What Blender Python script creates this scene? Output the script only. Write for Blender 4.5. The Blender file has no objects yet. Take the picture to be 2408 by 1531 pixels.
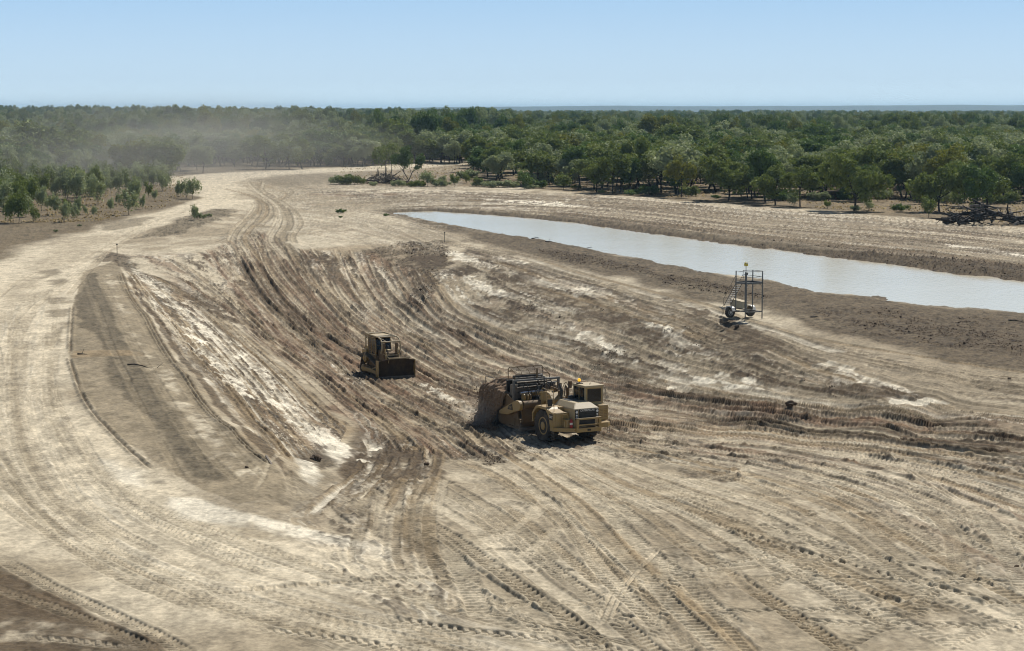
import bpy, bmesh, math, random
import numpy as np
from mathutils import Vector, Matrix
R = math.radians
random.seed(7); rng = np.random.default_rng(7)
sc = bpy.context.scene
COL = sc.collection

# ---------------- camera ----------------
F = 4600.0; CX = 1204.0; CY = 765.5; HC = 22.0; PITCH = math.atan(505.0/F)
cam_d = bpy.data.cameras.new('camera'); cam = bpy.data.objects.new('camera', cam_d); COL.objects.link(cam)
cam.location = (0, 0, HC); cam.rotation_euler = (math.pi/2-PITCH, 0, 0)
cam_d.sensor_width = 36.0; cam_d.lens = 36.0*F/2408.0; cam_d.clip_start = 1.0; cam_d.clip_end = 60000
sc.camera = cam
# ---------------- light ----------------
SUN_EL = R(48); SUN_AZ = R(31)      # azimuth to the right of the viewing direction
w = bpy.data.worlds.new('World'); sc.world = w; w.use_nodes = True
nt = w.node_tree; bg = nt.nodes['Background']
sky = nt.nodes.new('ShaderNodeTexSky'); sky.sky_type = 'NISHITA'; sky.sun_disc = False
sky.sun_elevation = SUN_EL; sky.sun_rotation = SUN_AZ; sky.altitude = 0; sky.air_density = 1.0; sky.dust_density = 0.6; sky.ozone_density = 1.6
# the lowest degrees of the sky as this hazy day shows them, the physical sky above
tcw = nt.nodes.new('ShaderNodeTexCoord'); sepw = nt.nodes.new('ShaderNodeSeparateXYZ'); nt.links.new(tcw.outputs['Generated'], sepw.inputs[0])
crw = nt.nodes.new('ShaderNodeValToRGB'); nt.links.new(sepw.outputs['Z'], crw.inputs[0])
for e, (p, c) in zip([crw.color_ramp.elements[0], crw.color_ramp.elements[1], crw.color_ramp.elements.new(.07), crw.color_ramp.elements.new(.12)], [(0, (7.2, 8.9, 9.8)), (.5, (1.3, 2.4, 4.9)), (.015, (5.5, 7.1, 8.4)), (.055, (4.0, 6.0, 8.2))]):
    e.position = p; e.color = (*[x/10 for x in c], 1)
mulw = nt.nodes.new('ShaderNodeMix'); mulw.data_type = 'RGBA'; mulw.blend_type = 'MULTIPLY'; mulw.inputs[0].default_value = 1; nt.links.new(crw.outputs[0], mulw.inputs[6]); mulw.inputs[7].default_value = (10, 10, 10, 1)
mrw = nt.nodes.new('ShaderNodeMapRange'); nt.links.new(sepw.outputs['Z'], mrw.inputs[0]); mrw.inputs[1].default_value = .12; mrw.inputs[2].default_value = .3
mxw = nt.nodes.new('ShaderNodeMix'); mxw.data_type = 'RGBA'; nt.links.new(mrw.outputs[0], mxw.inputs[0]); nt.links.new(mulw.outputs[2], mxw.inputs[6]); dimw = nt.nodes.new('ShaderNodeMix'); dimw.data_type = 'RGBA'; dimw.blend_type = 'MULTIPLY'; dimw.inputs[0].default_value = 1; dimw.inputs[7].default_value = (.50, .50, .50, 1); nt.links.new(sky.outputs[0], dimw.inputs[6]); nt.links.new(dimw.outputs[2], mxw.inputs[7])
nt.links.new(mxw.outputs[2], bg.inputs[0]); bg.inputs[1].default_value = 0.10
sl = bpy.data.lights.new('sun', 'SUN'); sl.energy = 5.0; sl.angle = R(0.5); sl.color = (1.0, 0.955, 0.88)
sun = bpy.data.objects.new('sun', sl); COL.objects.link(sun)
sdir = Vector((math.cos(SUN_EL)*math.sin(SUN_AZ), math.cos(SUN_EL)*math.cos(SUN_AZ), math.sin(SUN_EL)))
sun.rotation_euler = sdir.to_track_quat('Z', 'Y').to_euler()
sc.view_settings.view_transform = 'Standard'; sc.view_settings.look = 'None'
sc.view_settings.exposure = 0.12; sc.view_settings.gamma = 1.0
sc.render.engine = 'CYCLES'
sc.cycles.use_denoising = True; sc.cycles.max_bounces = 5; sc.cycles.diffuse_bounces = 2; sc.cycles.glossy_bounces = 2
sc.cycles.transmission_bounces = 3; sc.cycles.volume_bounces = 0; sc.cycles.transparent_max_bounces = 6
sc.cycles.pixel_filter_type = 'BLACKMAN_HARRIS'; sc.cycles.filter_width = 1.1
sc.cycles.use_adaptive_sampling = True; sc.cycles.adaptive_threshold = 0.015

# ---------------- helpers ----------------
def tag(o, label=None, cat=None, group=None, kind=None):
    if label: o['label'] = label
    if cat: o['category'] = cat
    if group: o['group'] = group
    if kind: o['kind'] = kind
    return o
def empty(name, loc, rot=(0, 0, 0)):
    o = bpy.data.objects.new(name, None); COL.objects.link(o); o.location = loc; o.rotation_euler = rot
    o.empty_display_size = 0.2
    return o
def ramp(vals, x):  # smoothstep between two bounds
    a, b = vals; t = np.clip((x-a)/(b-a), 0, 1); return t*t*(3-2*t)
def link_mesh(name, verts, faces, mat, parent=None, smooth=False):
    me = bpy.data.meshes.new(name); me.from_pydata([tuple(v) for v in verts], [], faces); me.update()
    if smooth: me.polygons.foreach_set('use_smooth', [True]*len(me.polygons))
    o = bpy.data.objects.new(name, me); COL.objects.link(o)
    if mat: me.materials.append(mat)
    if parent: o.parent = parent
    return o
def big_mesh(name, V, faces4, mat, smooth=True):
    """V (n,3) float, faces4 (m,k) int"""
    me = bpy.data.meshes.new(name); n = len(V); m, k = faces4.shape
    me.vertices.add(n); me.vertices.foreach_set('co', V.astype(np.float32).ravel())
    me.loops.add(m*k); me.loops.foreach_set('vertex_index', faces4.astype(np.int32).ravel())
    me.polygons.add(m); me.polygons.foreach_set('loop_start', np.arange(0, m*k, k, dtype=np.int32))
    me.update(calc_edges=True)
    if smooth: me.polygons.foreach_set('use_smooth', np.ones(m, dtype=bool))
    if mat: me.materials.append(mat)
    o = bpy.data.objects.new(name, me); COL.objects.link(o)
    return o

class NT:
    """small node-building helper"""
    def __init__(s, name):
        s.m = bpy.data.materials.new(name); s.m.use_nodes = True; s.t = s.m.node_tree
        s.b = s.t.nodes['Principled BSDF']; s.out = s.t.nodes['Material Output']
    def n(s, typ, **kw):
        nd = s.t.nodes.new(typ)
        for k, v in kw.items():
            if k.startswith('i_'):
                key = k[2:].replace('_', ' ')
                nd.inputs[int(key) if key.isdigit() else key].default_value = v
            else: setattr(nd, k, v)
        return nd
    def l(s, a, b): s.t.links.new(a, b)
    def noise(s, vec, scale, detail=4, rough=0.6):
        nd = s.n('ShaderNodeTexNoise'); nd.inputs['Scale'].default_value = scale
        nd.inputs['Detail'].default_value = detail; nd.inputs['Roughness'].default_value = rough
        if vec is not None: s.l(vec, nd.inputs['Vector'])
        return nd.outputs['Fac']
    def ramp(s, fac, stops):
        nd = s.n('ShaderNodeValToRGB'); cr = nd.color_ramp
        while len(cr.elements) < len(stops): cr.elements.new(0.5)
        for e, (p, c) in zip(cr.elements, stops):
            e.position = p; e.color = (c, c, c, 1) if isinstance(c, (int, float)) else (*c, 1)
        s.l(fac, nd.inputs[0]); return nd.outputs[0]
    def mix(s, fac, a, b, blend='MIX'):
        nd = s.n('ShaderNodeMix', data_type='RGBA', blend_type=blend)
        for sock, v in ((nd.inputs[0], fac), (nd.inputs[6], a), (nd.inputs[7], b)):
            if isinstance(v, bpy.types.NodeSocket): s.l(v, sock)
            elif isinstance(v, (int, float)): sock.default_value = v
            else: sock.default_value = (*v, 1) if len(v) == 3 else v
        return nd.outputs[2]
    def bump(s, h, strength=0.5, dist=0.05):
        nd = s.n('ShaderNodeBump'); nd.inputs['Strength'].default_value = strength; nd.inputs['Distance'].default_value = dist
        s.l(h, nd.inputs['Height']); s.l(nd.outputs[0], s.b.inputs['Normal']); return nd

def paint(name, col, dust=(0.36, 0.29, 0.2), dustamt=0.5, rough=0.55, metal=0.0, scale=2.5, up=0.5):
    """worn, dusty painted or bare surface"""
    m = NT(name); tc = m.n('ShaderNodeTexCoord').outputs['Object']
    f = m.noise(tc, scale, 6, 0.65)
    geo = m.n('ShaderNodeNewGeometry'); sep = m.n('ShaderNodeSeparateXYZ'); m.l(geo.outputs['Normal'], sep.inputs[0])
    upm = m.n('ShaderNodeMath', operation='MULTIPLY_ADD'); m.l(sep.outputs['Z'], upm.inputs[0]); upm.inputs[1].default_value = up*0.35; m.l(f, upm.inputs[2])
    fac = m.ramp(upm.outputs[0], [(0.38, 0.0), (0.75, 1.0)])
    mul = m.n('ShaderNodeMath', operation='MULTIPLY'); m.l(fac, mul.inputs[0]); mul.inputs[1].default_value = dustamt
    c = m.mix(mul.outputs[0], col, dust)
    g = m.noise(tc, scale*6, 3, 0.6)
    c = m.mix(m.ramp(g, [(0.3, 0.0), (0.75, 0.35)]), c, tuple(x*0.55 for x in col))
    m.l(c, m.b.inputs['Base Color']); m.b.inputs['Roughness'].default_value = rough; m.b.inputs['Metallic'].default_value = metal
    m.bump(g, 0.15, 0.01)
    return m.m

# ---------------- noise ----------------
_tab = rng.random((256, 256)).astype(np.float32)
def vnoise(x, y, seed=0):
    x = x+seed*17.31; y = y+seed*7.77
    xi = np.floor(x); yi = np.floor(y); fx = (x-xi).astype(np.float32); fy = (y-yi).astype(np.float32)
    xi = xi.astype(np.int64) & 255; yi = yi.astype(np.int64) & 255
    fx = fx*fx*(3-2*fx); fy = fy*fy*(3-2*fy); x1 = (xi+1) & 255; y1 = (yi+1) & 255
    a = _tab[xi, yi]; b = _tab[x1, yi]; c = _tab[xi, y1]; d = _tab[x1, y1]
    return (a+(b-a)*fx)*(1-fy)+(c+(d-c)*fx)*fy
def fbm(x, y, oct=4, seed=0, gain=0.5):
    s = 0; a = 1.0; t = 0
    for o in range(oct):
        s = s+a*vnoise(x, y, seed+o*3+1); t += a; a *= gain
        x, y = (x*1.62-y*1.18), (x*1.18+y*1.62)
    return s/t
# ================= terrain =================
cp, sp = math.cos(PITCH), math.sin(PITCH)
def ray(vx, vy):
    a = (vx-CX)/F; b = -(vy-CY)/F
    return np.array([a, cp+b*sp, -sp+b*cp])
def on_plane(vx, vy, z=0.0):
    d = ray(vx, vy); t = (z-HC)/d[2]; return np.array([d[0]*t, d[1]*t, z])
def to_px(x, y, z):
    zz = z-HC; dep = y*cp-zz*sp; up = y*sp+zz*cp
    return CX+F*x/dep, CY-F*up/dep
# grid rows (distances) and columns (tangents)
vys = np.concatenate([np.arange(1640, 900, -.85), np.arange(900, 560, -1.0), np.arange(560, 330, -1.5)])
yr = np.array([on_plane(CX, v)[1] for v in vys])
far = np.geomspace(yr[-1]*1.03, 26000, 34)
near = np.array([-60, -20, 10, 30, 45, 56, 63, 68, 71])
YR = np.concatenate([near, yr, far]); NR = len(YR)
U = (np.arange(-340, 2750, 1.9)-CX)/F; NCc = len(U)
def wfun(y): return np.maximum(y*cp+HC*sp, 40.0)
WR = wfun(YR)
X = (U[None, :]*WR[:, None]).astype(np.float64); Y = np.repeat(YR[:, None], NCc, 1)
# macro relief from spot heights (picture position of the spot, height)
SPOTS = """
-300 640 0; 0 640 0; 200 560 0; 460 470 0; 270 598 0; 150 800 .1; 165 950 .1; 0 900 0; -300 1000 0; 100 1200 0; 0 1500 0; 400 1450 0
300 1150 0; 460 1200 0; 620 1210 0; 420 1000 .1; 250 700 .15; 300 800 .15; 380 900 .15; 520 1080 .1; 640 1150 -.1
285 640 0; 350 745 0; 445 880 0; 555 1010 0; 640 1090 -.1; 670 1130 -.3
330 640 -1.0; 400 740 -1.4; 500 870 -1.6; 620 1000 -1.8; 690 1075 -1.6
440 700 -2.4; 560 830 -3.2; 680 950 -3.6; 760 1030 -3.2
640 800 -4.6; 760 910 -4.8; 860 1000 -4.6; 400 620 -.5; 520 640 -1.5; 600 700 -3.2
480 590 0; 620 580 0; 700 585 0; 800 580 0; 900 568 0; 1000 560 0; 1045 562 0; 600 500 0; 800 500 0; 700 440 0
700 640 -1.6; 800 640 -1.8; 900 630 -1.9; 980 640 -1.5; 1000 700 -2.6
780 740 -4.6; 880 740 -4.8; 960 760 -5.0; 915 890 -6.0; 820 850 -5.6; 1000 900 -6.0; 1080 850 -5.8; 1150 950 -5.6; 1274 1035 -5.0; 1400 1020 -5.0; 1100 1040 -4.6; 960 1000 -5.4
1200 880 -5.3; 1350 900 -5.0; 1500 960 -4.8; 1700 1000 -4.2; 1900 1020 -3.4; 2150 1020 -2.4; 2408 1030 -1.6; 2750 1040 -1
1100 780 -4.2; 1250 800 -4.0; 1400 850 -3.9; 1600 910 -3.6; 1800 960 -3.0; 2000 975 -2.4; 2200 985 -2.0
1100 700 -2.6; 1250 740 -2.6; 1450 790 -2.4; 1650 850 -2.2; 1850 900 -1.9; 2050 940 -1.4; 2300 960 -1.2
1100 610 -.6; 1200 640 -.6; 1400 690 -.6; 1600 750 -.6; 1800 820 -.6; 2000 880 -.7; 2200 930 -.8; 2408 970 -1.0; 2750 1000 -.8
1200 590 0; 1400 640 0; 1600 690 0; 1800 750 0; 2000 810 0; 2200 860 -.1; 2408 900 -.2; 2750 950 -.2
1100 540 0; 1500 620 .1; 2200 760 .1; 2408 790 .1; 1300 470 0; 1800 520 .1; 2300 580 .2; 2750 640 .2; 1000 450 0; 1500 440 0; 2200 500 0
1300 1110 -3.2; 1500 1090 -3.4; 1800 1090 -2.8; 2100 1100 -2.0; 2408 1110 -1.3; 2750 1120 -1
1150 1120 -3.0; 1000 1090 -3.2; 870 1080 -3.2; 800 1120 -2.2; 720 1130 -1.2; 900 1160 -1.8; 1050 1170 -1.8
700 1200 -.4; 860 1230 -.7; 1050 1240 -.9; 1300 1200 -1.3; 1500 1200 -1.3; 1800 1200 -1.2; 2100 1200 -.9; 2408 1200 -.7; 2750 1200 -.6
900 1350 0; 1200 1350 0; 1500 1350 -.1; 1900 1350 0; 2300 1350 .1; 2750 1350 0; 900 1500 0; 1400 1500 0; 2000 1500 0; 2500 1500 0; 1200 1630 0; 0 1630 0; 2700 1630 0
430 520 .9; 500 505 1.0; 380 540 .5; 550 490 .3; 330 560 .1; 450 560 0; 540 520 0; 400 500 0
"""
sp_ = [tuple(float(a) for a in s.split()) for s in SPOTS.replace('\n', ';').split(';') if s.strip()]
def pc(x, y): return np.array([x/wfun(y)*6.0, np.log(wfun(y))*1.9])   # bearing / log distance
P3 = np.array([on_plane(a, b, c) for a, b, c in sp_]); Q = np.array([pc(p[0], p[1]) for p in P3]); Zs = P3[:, 2]
Dm = np.sqrt(((Q[:, None]-Q[None])**2).sum(-1)+1e-4); Kw = np.linalg.solve(Dm+1e-3*np.eye(len(Q)), Zs)
cr_i = np.unique(np.concatenate([np.arange(0, NR, 8), [NR-1]])); cc_i = np.unique(np.concatenate([np.arange(0, NCc, 10), [NCc-1]]))
Xc = X[np.ix_(cr_i, cc_i)]; Yc = Y[np.ix_(cr_i, cc_i)]; Wc = wfun(Yc)
qa = Xc/Wc*6.0; qb = np.log(Wc)*1.9; Zc = np.zeros_like(Xc)
for k in range(len(Q)): Zc += Kw[k]*np.sqrt((qa-Q[k, 0])**2+(qb-Q[k, 1])**2+1e-4)
Zc *= ramp((850, 500), Yc)*ramp((60, 74), Yc)
Zc += ramp((1100, 2600), Yc)*(3.5+4.2*ramp((100, -500), Xc))*(.45+1.1*fbm(Xc/420+9, Yc/900, 2, 15))+ramp((600, 1500), Yc)*(fbm(Xc/300, Yc/300, 3, 5)-.5)*3.0
YC1 = YR[cr_i]; UC1 = U[cc_i]
def macro(x, y):
    x = np.asarray(x, float); y = np.asarray(y, float); u = x/wfun(y)
    r = np.interp(y, YC1, np.arange(len(YC1))); c = np.interp(u, UC1, np.arange(len(UC1)))
    r0 = np.clip(np.floor(r).astype(int), 0, len(YC1)-2); c0 = np.clip(np.floor(c).astype(int), 0, len(UC1)-2); fr = r-r0; fc = c-c0
    return (Zc[r0, c0]*(1-fr)+Zc[r0+1, c0]*fr)*(1-fc)+(Zc[r0, c0+1]*(1-fr)+Zc[r0+1, c0+1]*fr)*fc
def at(vx, vy):
    """picture position -> point on the relief (first hit along the ray)"""
    d = ray(vx, vy); t0 = (1.5-HC)/d[2]; t1 = (-7.5-HC)/d[2]
    ts = np.linspace(t0, t1, 140); P = d[None]*ts[:, None]; P[:, 2] += HC
    g = P[:, 2]-macro(P[:, 0], P[:, 1]); i = np.argmax(g <= 0)
    if g[i] > 0: return on_plane(vx, vy, 0)
    if i == 0: return np.array([P[0, 0], P[0, 1], macro(P[0, 0], P[0, 1])])
    f = g[i-1]/(g[i-1]-g[i]); p = P[i-1]*(1-f)+P[i]*f; return p
# level standing places for the machines
def level(vx, vy, dx, dy, rx, ry):
    global Zc
    p = at(vx, vy); z0 = float(p[2]); cx_, cy_ = p[0]+dx, p[1]+dy
    d = np.sqrt(((Xc-cx_)/rx)**2+((Yc-cy_)/ry)**2); k = 1-ramp((.75, 1.35), d); Zc = Zc*(1-k)+z0*k
    return z0
SCZ = level(1273.7, 1037.7, -.6, 3.5, 6.5, 9.5)
DZZ = level((1380+725/5.467)/1.701, (1280+1290/5.467)/1.701, .7, 3.8, 4.5, 6.5)
level(1752.4, 754.4, 0, 3, 4, 5)
Zm = macro(X, Y)
H = np.zeros_like(X)                   # small relief (metres)
# soil colours (linear albedo)
C_PALE = np.array([.575, .503, .375]); C_MID = np.array([.340, .284, .198]); C_GREY = np.array([.190, .157, .106]); C_DARK = np.array([.074, .053, .032])
C_RED = np.array([.165, .102, .063]); C_WHITE = np.array([.74, .68, .55]); C_BUSH = np.array([.155, .120, .073]); C_WET = np.array([.075, .056, .038]); C_OCH = np.array([.270, .203, .120])
n_big = fbm(X/23, Y/60, 4, 2); n_mid = fbm(X/4.5, Y/9, 4, 11); n_fine = fbm(X/.9, Y/1.6, 3, 23); n_tiny = fbm(X/.22, Y/.35, 2, 31)
A = np.empty(X.shape+(3,)); A[:] = C_MID
A += (C_PALE-C_MID)*(ramp((.38, .56), n_big*.6+n_mid*.4))[..., None]*.85
ROUGH = np.full(X.shape, .022)         # amplitude of clods

def block(xs, ys, pad):
    r0 = max(np.searchsorted(YR, min(ys)-pad)-1, 0); r1 = min(np.searchsorted(YR, max(ys)+pad)+1, NR)
    yy = np.array([max(min(ys)-pad, 1), max(ys)+pad])
    us = [(x-pad*s)/wfun(y) for x in (min(xs), max(xs)) for y in yy for s in (-1, 1)]
    c0 = max(np.searchsorted(U, min(us))-1, 0); c1 = min(np.searchsorted(U, max(us))+1, NCc)
    return slice(r0, r1), slice(c0, c1)
def sdf(pts, bx, by):
    """signed distance (negative inside) to a closed polygon in the ground plane"""
    d2 = np.full(bx.shape, 1e12); ins = np.zeros(bx.shape, bool); n = len(pts)
    for i in range(n):
        ax, ay = pts[i][0], pts[i][1]; cx, cy = pts[(i+1) % n][0], pts[(i+1) % n][1]
        ex, ey = cx-ax, cy-ay; L = ex*ex+ey*ey+1e-9
        t = np.clip(((bx-ax)*ex+(by-ay)*ey)/L, 0, 1); d2 = np.minimum(d2, (bx-ax-t*ex)**2+(by-ay-t*ey)**2)
        cnd = (ay > by) != (cy > by)
        xi = ax+(by-ay)/(ey if abs(ey) > 1e-9 else 1e-9)*ex
        ins ^= cnd & (bx < xi)
    return np.where(ins, -1, 1)*np.sqrt(d2)
def pts_of(s, plane=None):
    v = [float(a) for a in s.replace(';', ' ').split()]
    return [at(v[i], v[i+1]) if plane is None else on_plane(v[i], v[i+1], plane) for i in range(0, len(v), 2)]
def patch(s, col, amt=.8, soft=1.0, warp=1.0, wl=3.0, rough=None, seed=0, dz=0.0, speck=0.0):
    P = pts_of(s); xs = [p[0] for p in P]; ys = [p[1] for p in P]; b = block(xs, ys, soft*2+warp*2)
    if b[0].stop <= b[0].start or b[1].stop <= b[1].start: return
    bx, by = X[b], Y[b]
    d = sdf(P, bx, by)+(fbm(bx/wl, by/(wl*1.8), 4, 40+seed)-.5)*2*warp
    m = 1-ramp((-soft, soft), d)
    if speck: m = m*(1-speck+speck*ramp((.42, .56), n_mid[b]*.5+n_fine[b]*.5))
    A[b] += (np.array(col)-A[b])*(m*amt)[..., None]
    if rough is not None: ROUGH[b] += (rough-ROUGH[b])*m
    if dz: H[b] += m*dz
def spline(P, step):
    P = np.array([p[:2] for p in P]); P = np.vstack([2*P[0]-P[1], P, 2*P[-1]-P[-2]]); out = []
    for i in range(1, len(P)-2):
        n = max(int(np.linalg.norm(P[i+1]-P[i])/step), 1)
        for k in range(n):
            t = k/n; a, b, c, d = P[i-1:i+3]
            out.append(.5*((2*b)+(c-a)*t+(2*a-5*b+4*c-d)*t*t+(3*b-a-3*c+d)*t**3))
    out.append(P[-2]); return np.array(out)
def track(S, half, kind, depth=.05, pitch=.45, gauge=0.0, col=None, amt=.4, berm=.04, amp=.05, seed=0, fade=True, brk=.35, bcol=None, wob=0.0):
    """press a wheel or crawler track along the ground curve S. gauge>0: a pair of strips"""
    if len(S) < 3: return
    if wob:
        tt = np.arange(len(S)); S = S+np.stack([np.sin(tt*.11+seed)*wob, np.cos(tt*.07+seed)*wob], 1)
    R_ = gauge/2+half+.8
    b = block(S[:, 0], S[:, 1], R_)
    if b[0].stop-b[0].start < 2 or b[1].stop-b[1].start < 2: return
    bx, by = X[b], Y[b]; D = np.full(bx.shape, 1e9, np.float32); Sg = np.zeros(bx.shape, np.float32); s = np.zeros(bx.shape, np.float32)
    s0 = 0.0; r_off, c_off = b[0].start, b[1].start
    for i in range(len(S)-1):
        p, q = S[i], S[i+1]; L = float(np.hypot(*(q-p)))
        if L < 1e-6: continue
        bb = block((p[0], q[0]), (p[1], q[1]), R_)
        rs = slice(max(bb[0].start, b[0].start)-r_off, min(bb[0].stop, b[0].stop)-r_off); cs = slice(max(bb[1].start, b[1].start)-c_off, min(bb[1].stop, b[1].stop)-c_off)
        if rs.stop <= rs.start or cs.stop <= cs.start: s0 += L; continue
        ex, ey = (q-p)/L; rx = bx[rs, cs]-p[0]; ry = by[rs, cs]-p[1]
        t = np.clip(rx*ex+ry*ey, 0, L); d = np.hypot(rx-t*ex, ry-t*ey); m = d < D[rs, cs]
        sg = np.where(rx*ey-ry*ex > 0, 1, -1)
        D[rs, cs][m] = d[m]; s[rs, cs][m] = (s0+t)[m]; Sg[rs, cs][m] = sg[m]; s0 += L
    sd = D*Sg
    e = (np.abs(sd)-gauge/2) if gauge > 0 else sd
    ae = np.abs(e); ok = ae < half+.8
    if not ok.any(): return
    e = e[ok]; ae = ae[ok]; s = s[ok]; side = Sg[ok]; px, py = bx[ok], by[ok]
    keep = ramp((brk-.12, brk+.12), fbm(s/9+seed*3.1, side*2.3+seed, 3, seed+5)) if brk > 0 else 1.0
    if fade: keep = keep*ramp((0, 2.5), s)*ramp((s0, s0-2.5), s)
    edge = (fbm(px/.5, py/.5, 2, seed+9)-.5)*.12
    inside = ramp((half, half-.10), ae+edge)*keep
    if kind == 'tyre':
        ph = s/pitch+ae*.95/pitch*.7+(e > 0)*.5; wv = np.sin(ph*2*np.pi); tr = ramp((-.35, .45), wv)*amp-amp*.5
        tr = tr*ramp((half, half*.75), ae)
    elif kind == 'bars':
        ph = s/pitch+fbm(s/2.0, e*1.5, 2, seed)*.5; wv = np.sin(ph*2*np.pi); tr = (ramp((.2, .95), wv)-.3)*amp
    elif kind == 'lines':
        tr = np.sin(e/half*9.0+fbm(s/6, e*0+seed, 2, 3)*5)*amp*.6
    else: tr = 0.0
    prof = -depth+tr+(n_fine[b][ok]-.5)*.03
    Hb = H[b]; h = Hb[ok]
    h = h*(1-inside)+(prof+h*.25)*inside
    bm = np.exp(-((ae-half-.10)/.13)**2)*keep*(fbm(px/.7, py/.7, 3, seed+1)*1.5)
    h = h+berm*bm; Hb[ok] = h; H[b] = Hb
    Ab = A[b]; a = Ab[ok]
    if col is not None: a = a+(np.array(col)-a)*(inside*amt)[:, None]
    if bcol is not None: a = a+(np.array(bcol)-a)*(np.clip(bm*1.2, 0, 1)*.7)[:, None]
    Ab[ok] = a; A[b] = Ab

def flow(guides, dark=.5, white=.4, red=.2, scale=.45, length=9.0, relief=.05, seed=0, cd=None, cw=None, edge=.25):
    """long broken streaks that follow the guide curves; works in the strip coordinates between two guides"""
    cd = C_DARK*1.15 if cd is None else cd; cw = C_WHITE if cw is None else cw
    Gs = [pts_of(q) for q in guides]; n = 44; lines = []
    for Gx in Gs:
        S = spline(Gx, 2.0); ii = np.linspace(0, len(S)-1, n); lines.append(np.stack([np.interp(ii, np.arange(len(S)), S[:, k]) for k in (0, 1)], 1))
    allp = np.concatenate(lines); b = block(allp[:, 0], allp[:, 1], 1)
    bx, by = X[b], Y[b]; SS = np.zeros(bx.shape); TT = np.zeros(bx.shape); ok = np.zeros(bx.shape, bool); r0, c0 = b[0].start, b[1].start; t_off = 0.0; tot = len(lines)-1; TE = np.zeros(bx.shape)
    for gi_ in range(tot):
        L0, L1 = lines[gi_], lines[gi_+1]; wd = float(np.median(np.hypot(*(L1-L0).T)))*.7; sl = np.concatenate([[0], np.cumsum(np.hypot(*((L0[1:]+L1[1:]-L0[:-1]-L1[:-1])/2).T))])
        for i in range(n-1):
            for tri, st in ((((L0[i]), (L0[i+1]), (L1[i])), ((sl[i], 0), (sl[i+1], 0), (sl[i], 1))), (((L1[i+1]), (L1[i]), (L0[i+1])), ((sl[i+1], 1), (sl[i], 1), (sl[i+1], 0)))):
                a_, b_, c_ = tri; bb = block((a_[0], b_[0], c_[0]), (a_[1], b_[1], c_[1]), .05)
                rs = slice(max(bb[0].start-r0, 0), min(bb[0].stop, b[0].stop)-r0); cs = slice(max(bb[1].start-c0, 0), min(bb[1].stop, b[1].stop)-c0)
                if rs.stop <= rs.start or cs.stop <= cs.start: continue
                px, py = bx[rs, cs], by[rs, cs]; den = (b_[0]-a_[0])*(c_[1]-a_[1])-(c_[0]-a_[0])*(b_[1]-a_[1])
                if abs(den) < 1e-6: continue
                l1 = ((px-a_[0])*(c_[1]-a_[1])-(c_[0]-a_[0])*(py-a_[1]))/den; l2 = ((b_[0]-a_[0])*(py-a_[1])-(px-a_[0])*(b_[1]-a_[1]))/den
                m = (l1 >= -1e-6) & (l2 >= -1e-6) & (l1+l2 <= 1+1e-6)
                if not m.any(): continue
                l0 = 1-l1-l2; SS[rs, cs][m] = (st[0][0]*l0+st[1][0]*l1+st[2][0]*l2)[m]; tl = st[0][1]*l0+st[1][1]*l1+st[2][1]*l2
                TT[rs, cs][m] = (t_off+tl*wd)[m]; ok[rs, cs] |= m
                e_ = np.minimum(gi_+tl, tot-gi_-tl)/edge; TE[rs, cs][m] = e_[m]
        t_off += wd
    s = SS[ok]; t = TT[ok]; x_, y_ = bx[ok], by[ok]; smax = s.max() if len(s) else 1
    te = np.clip(TE[ok], 0, 1)*ramp((0, 6), s)*ramp((smax, smax-6), s)
    tw = t+(fbm(x_/3, y_/3, 3, seed+200)-.5)*.9
    def st(sc_, ln, sd, oc=3): return fbm(s/ln, tw/sc_, oc, sd+seed, .6)
    a1 = st(scale*2.2, length*2, 301); a2 = st(scale, length, 311); a3 = st(scale*.45, length*.5, 321, 2); patchy = fbm(x_/7, y_/11, 3, seed+331)
    crumb = fbm(x_/.35, y_/.5, 2, seed+341)
    dk = ramp((.485, .575), a1*.40+a2*.3+patchy*.30+(crumb-.5)*.18)*dark
    dk2 = ramp((.55, .64), a3*.6+a2*.4+(crumb-.5)*.25)*dark*.8
    wt = ramp((.525, .60), a2*.45+(1-a1)*.35+patchy*.2+(a3-.5)*.35)*white
    rd = ramp((.52, .62), st(scale*4, length*3, 351))*red
    A_ = A[b]; a = A_[ok]
    a = a+(C_RED*1.25-a)*(rd*te)[:, None]; a = a+(cw-a)*(wt*te)[:, None]; a = a+(cd-a)*(np.clip(dk*te, 0, 1))[:, None]; a = a+(cd*.85-a)*(np.clip(dk2*te, 0, 1))[:, None]
    A_[ok] = a; A[b] = A_
    H_ = H[b]; h = H_[ok]; h = h+te*relief*((a2-.5)*2.2+(a3-.5)*1.6+dk*.8*(crumb*1.6-.3)+dk2*.6*crumb); H_[ok] = h; H[b] = H_
    R_ = ROUGH[b]; r = R_[ok]; r = np.maximum(r, np.clip(dk+dk2, 0, 1)*.07*te); R_[ok] = r; ROUGH[b] = R_
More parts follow.
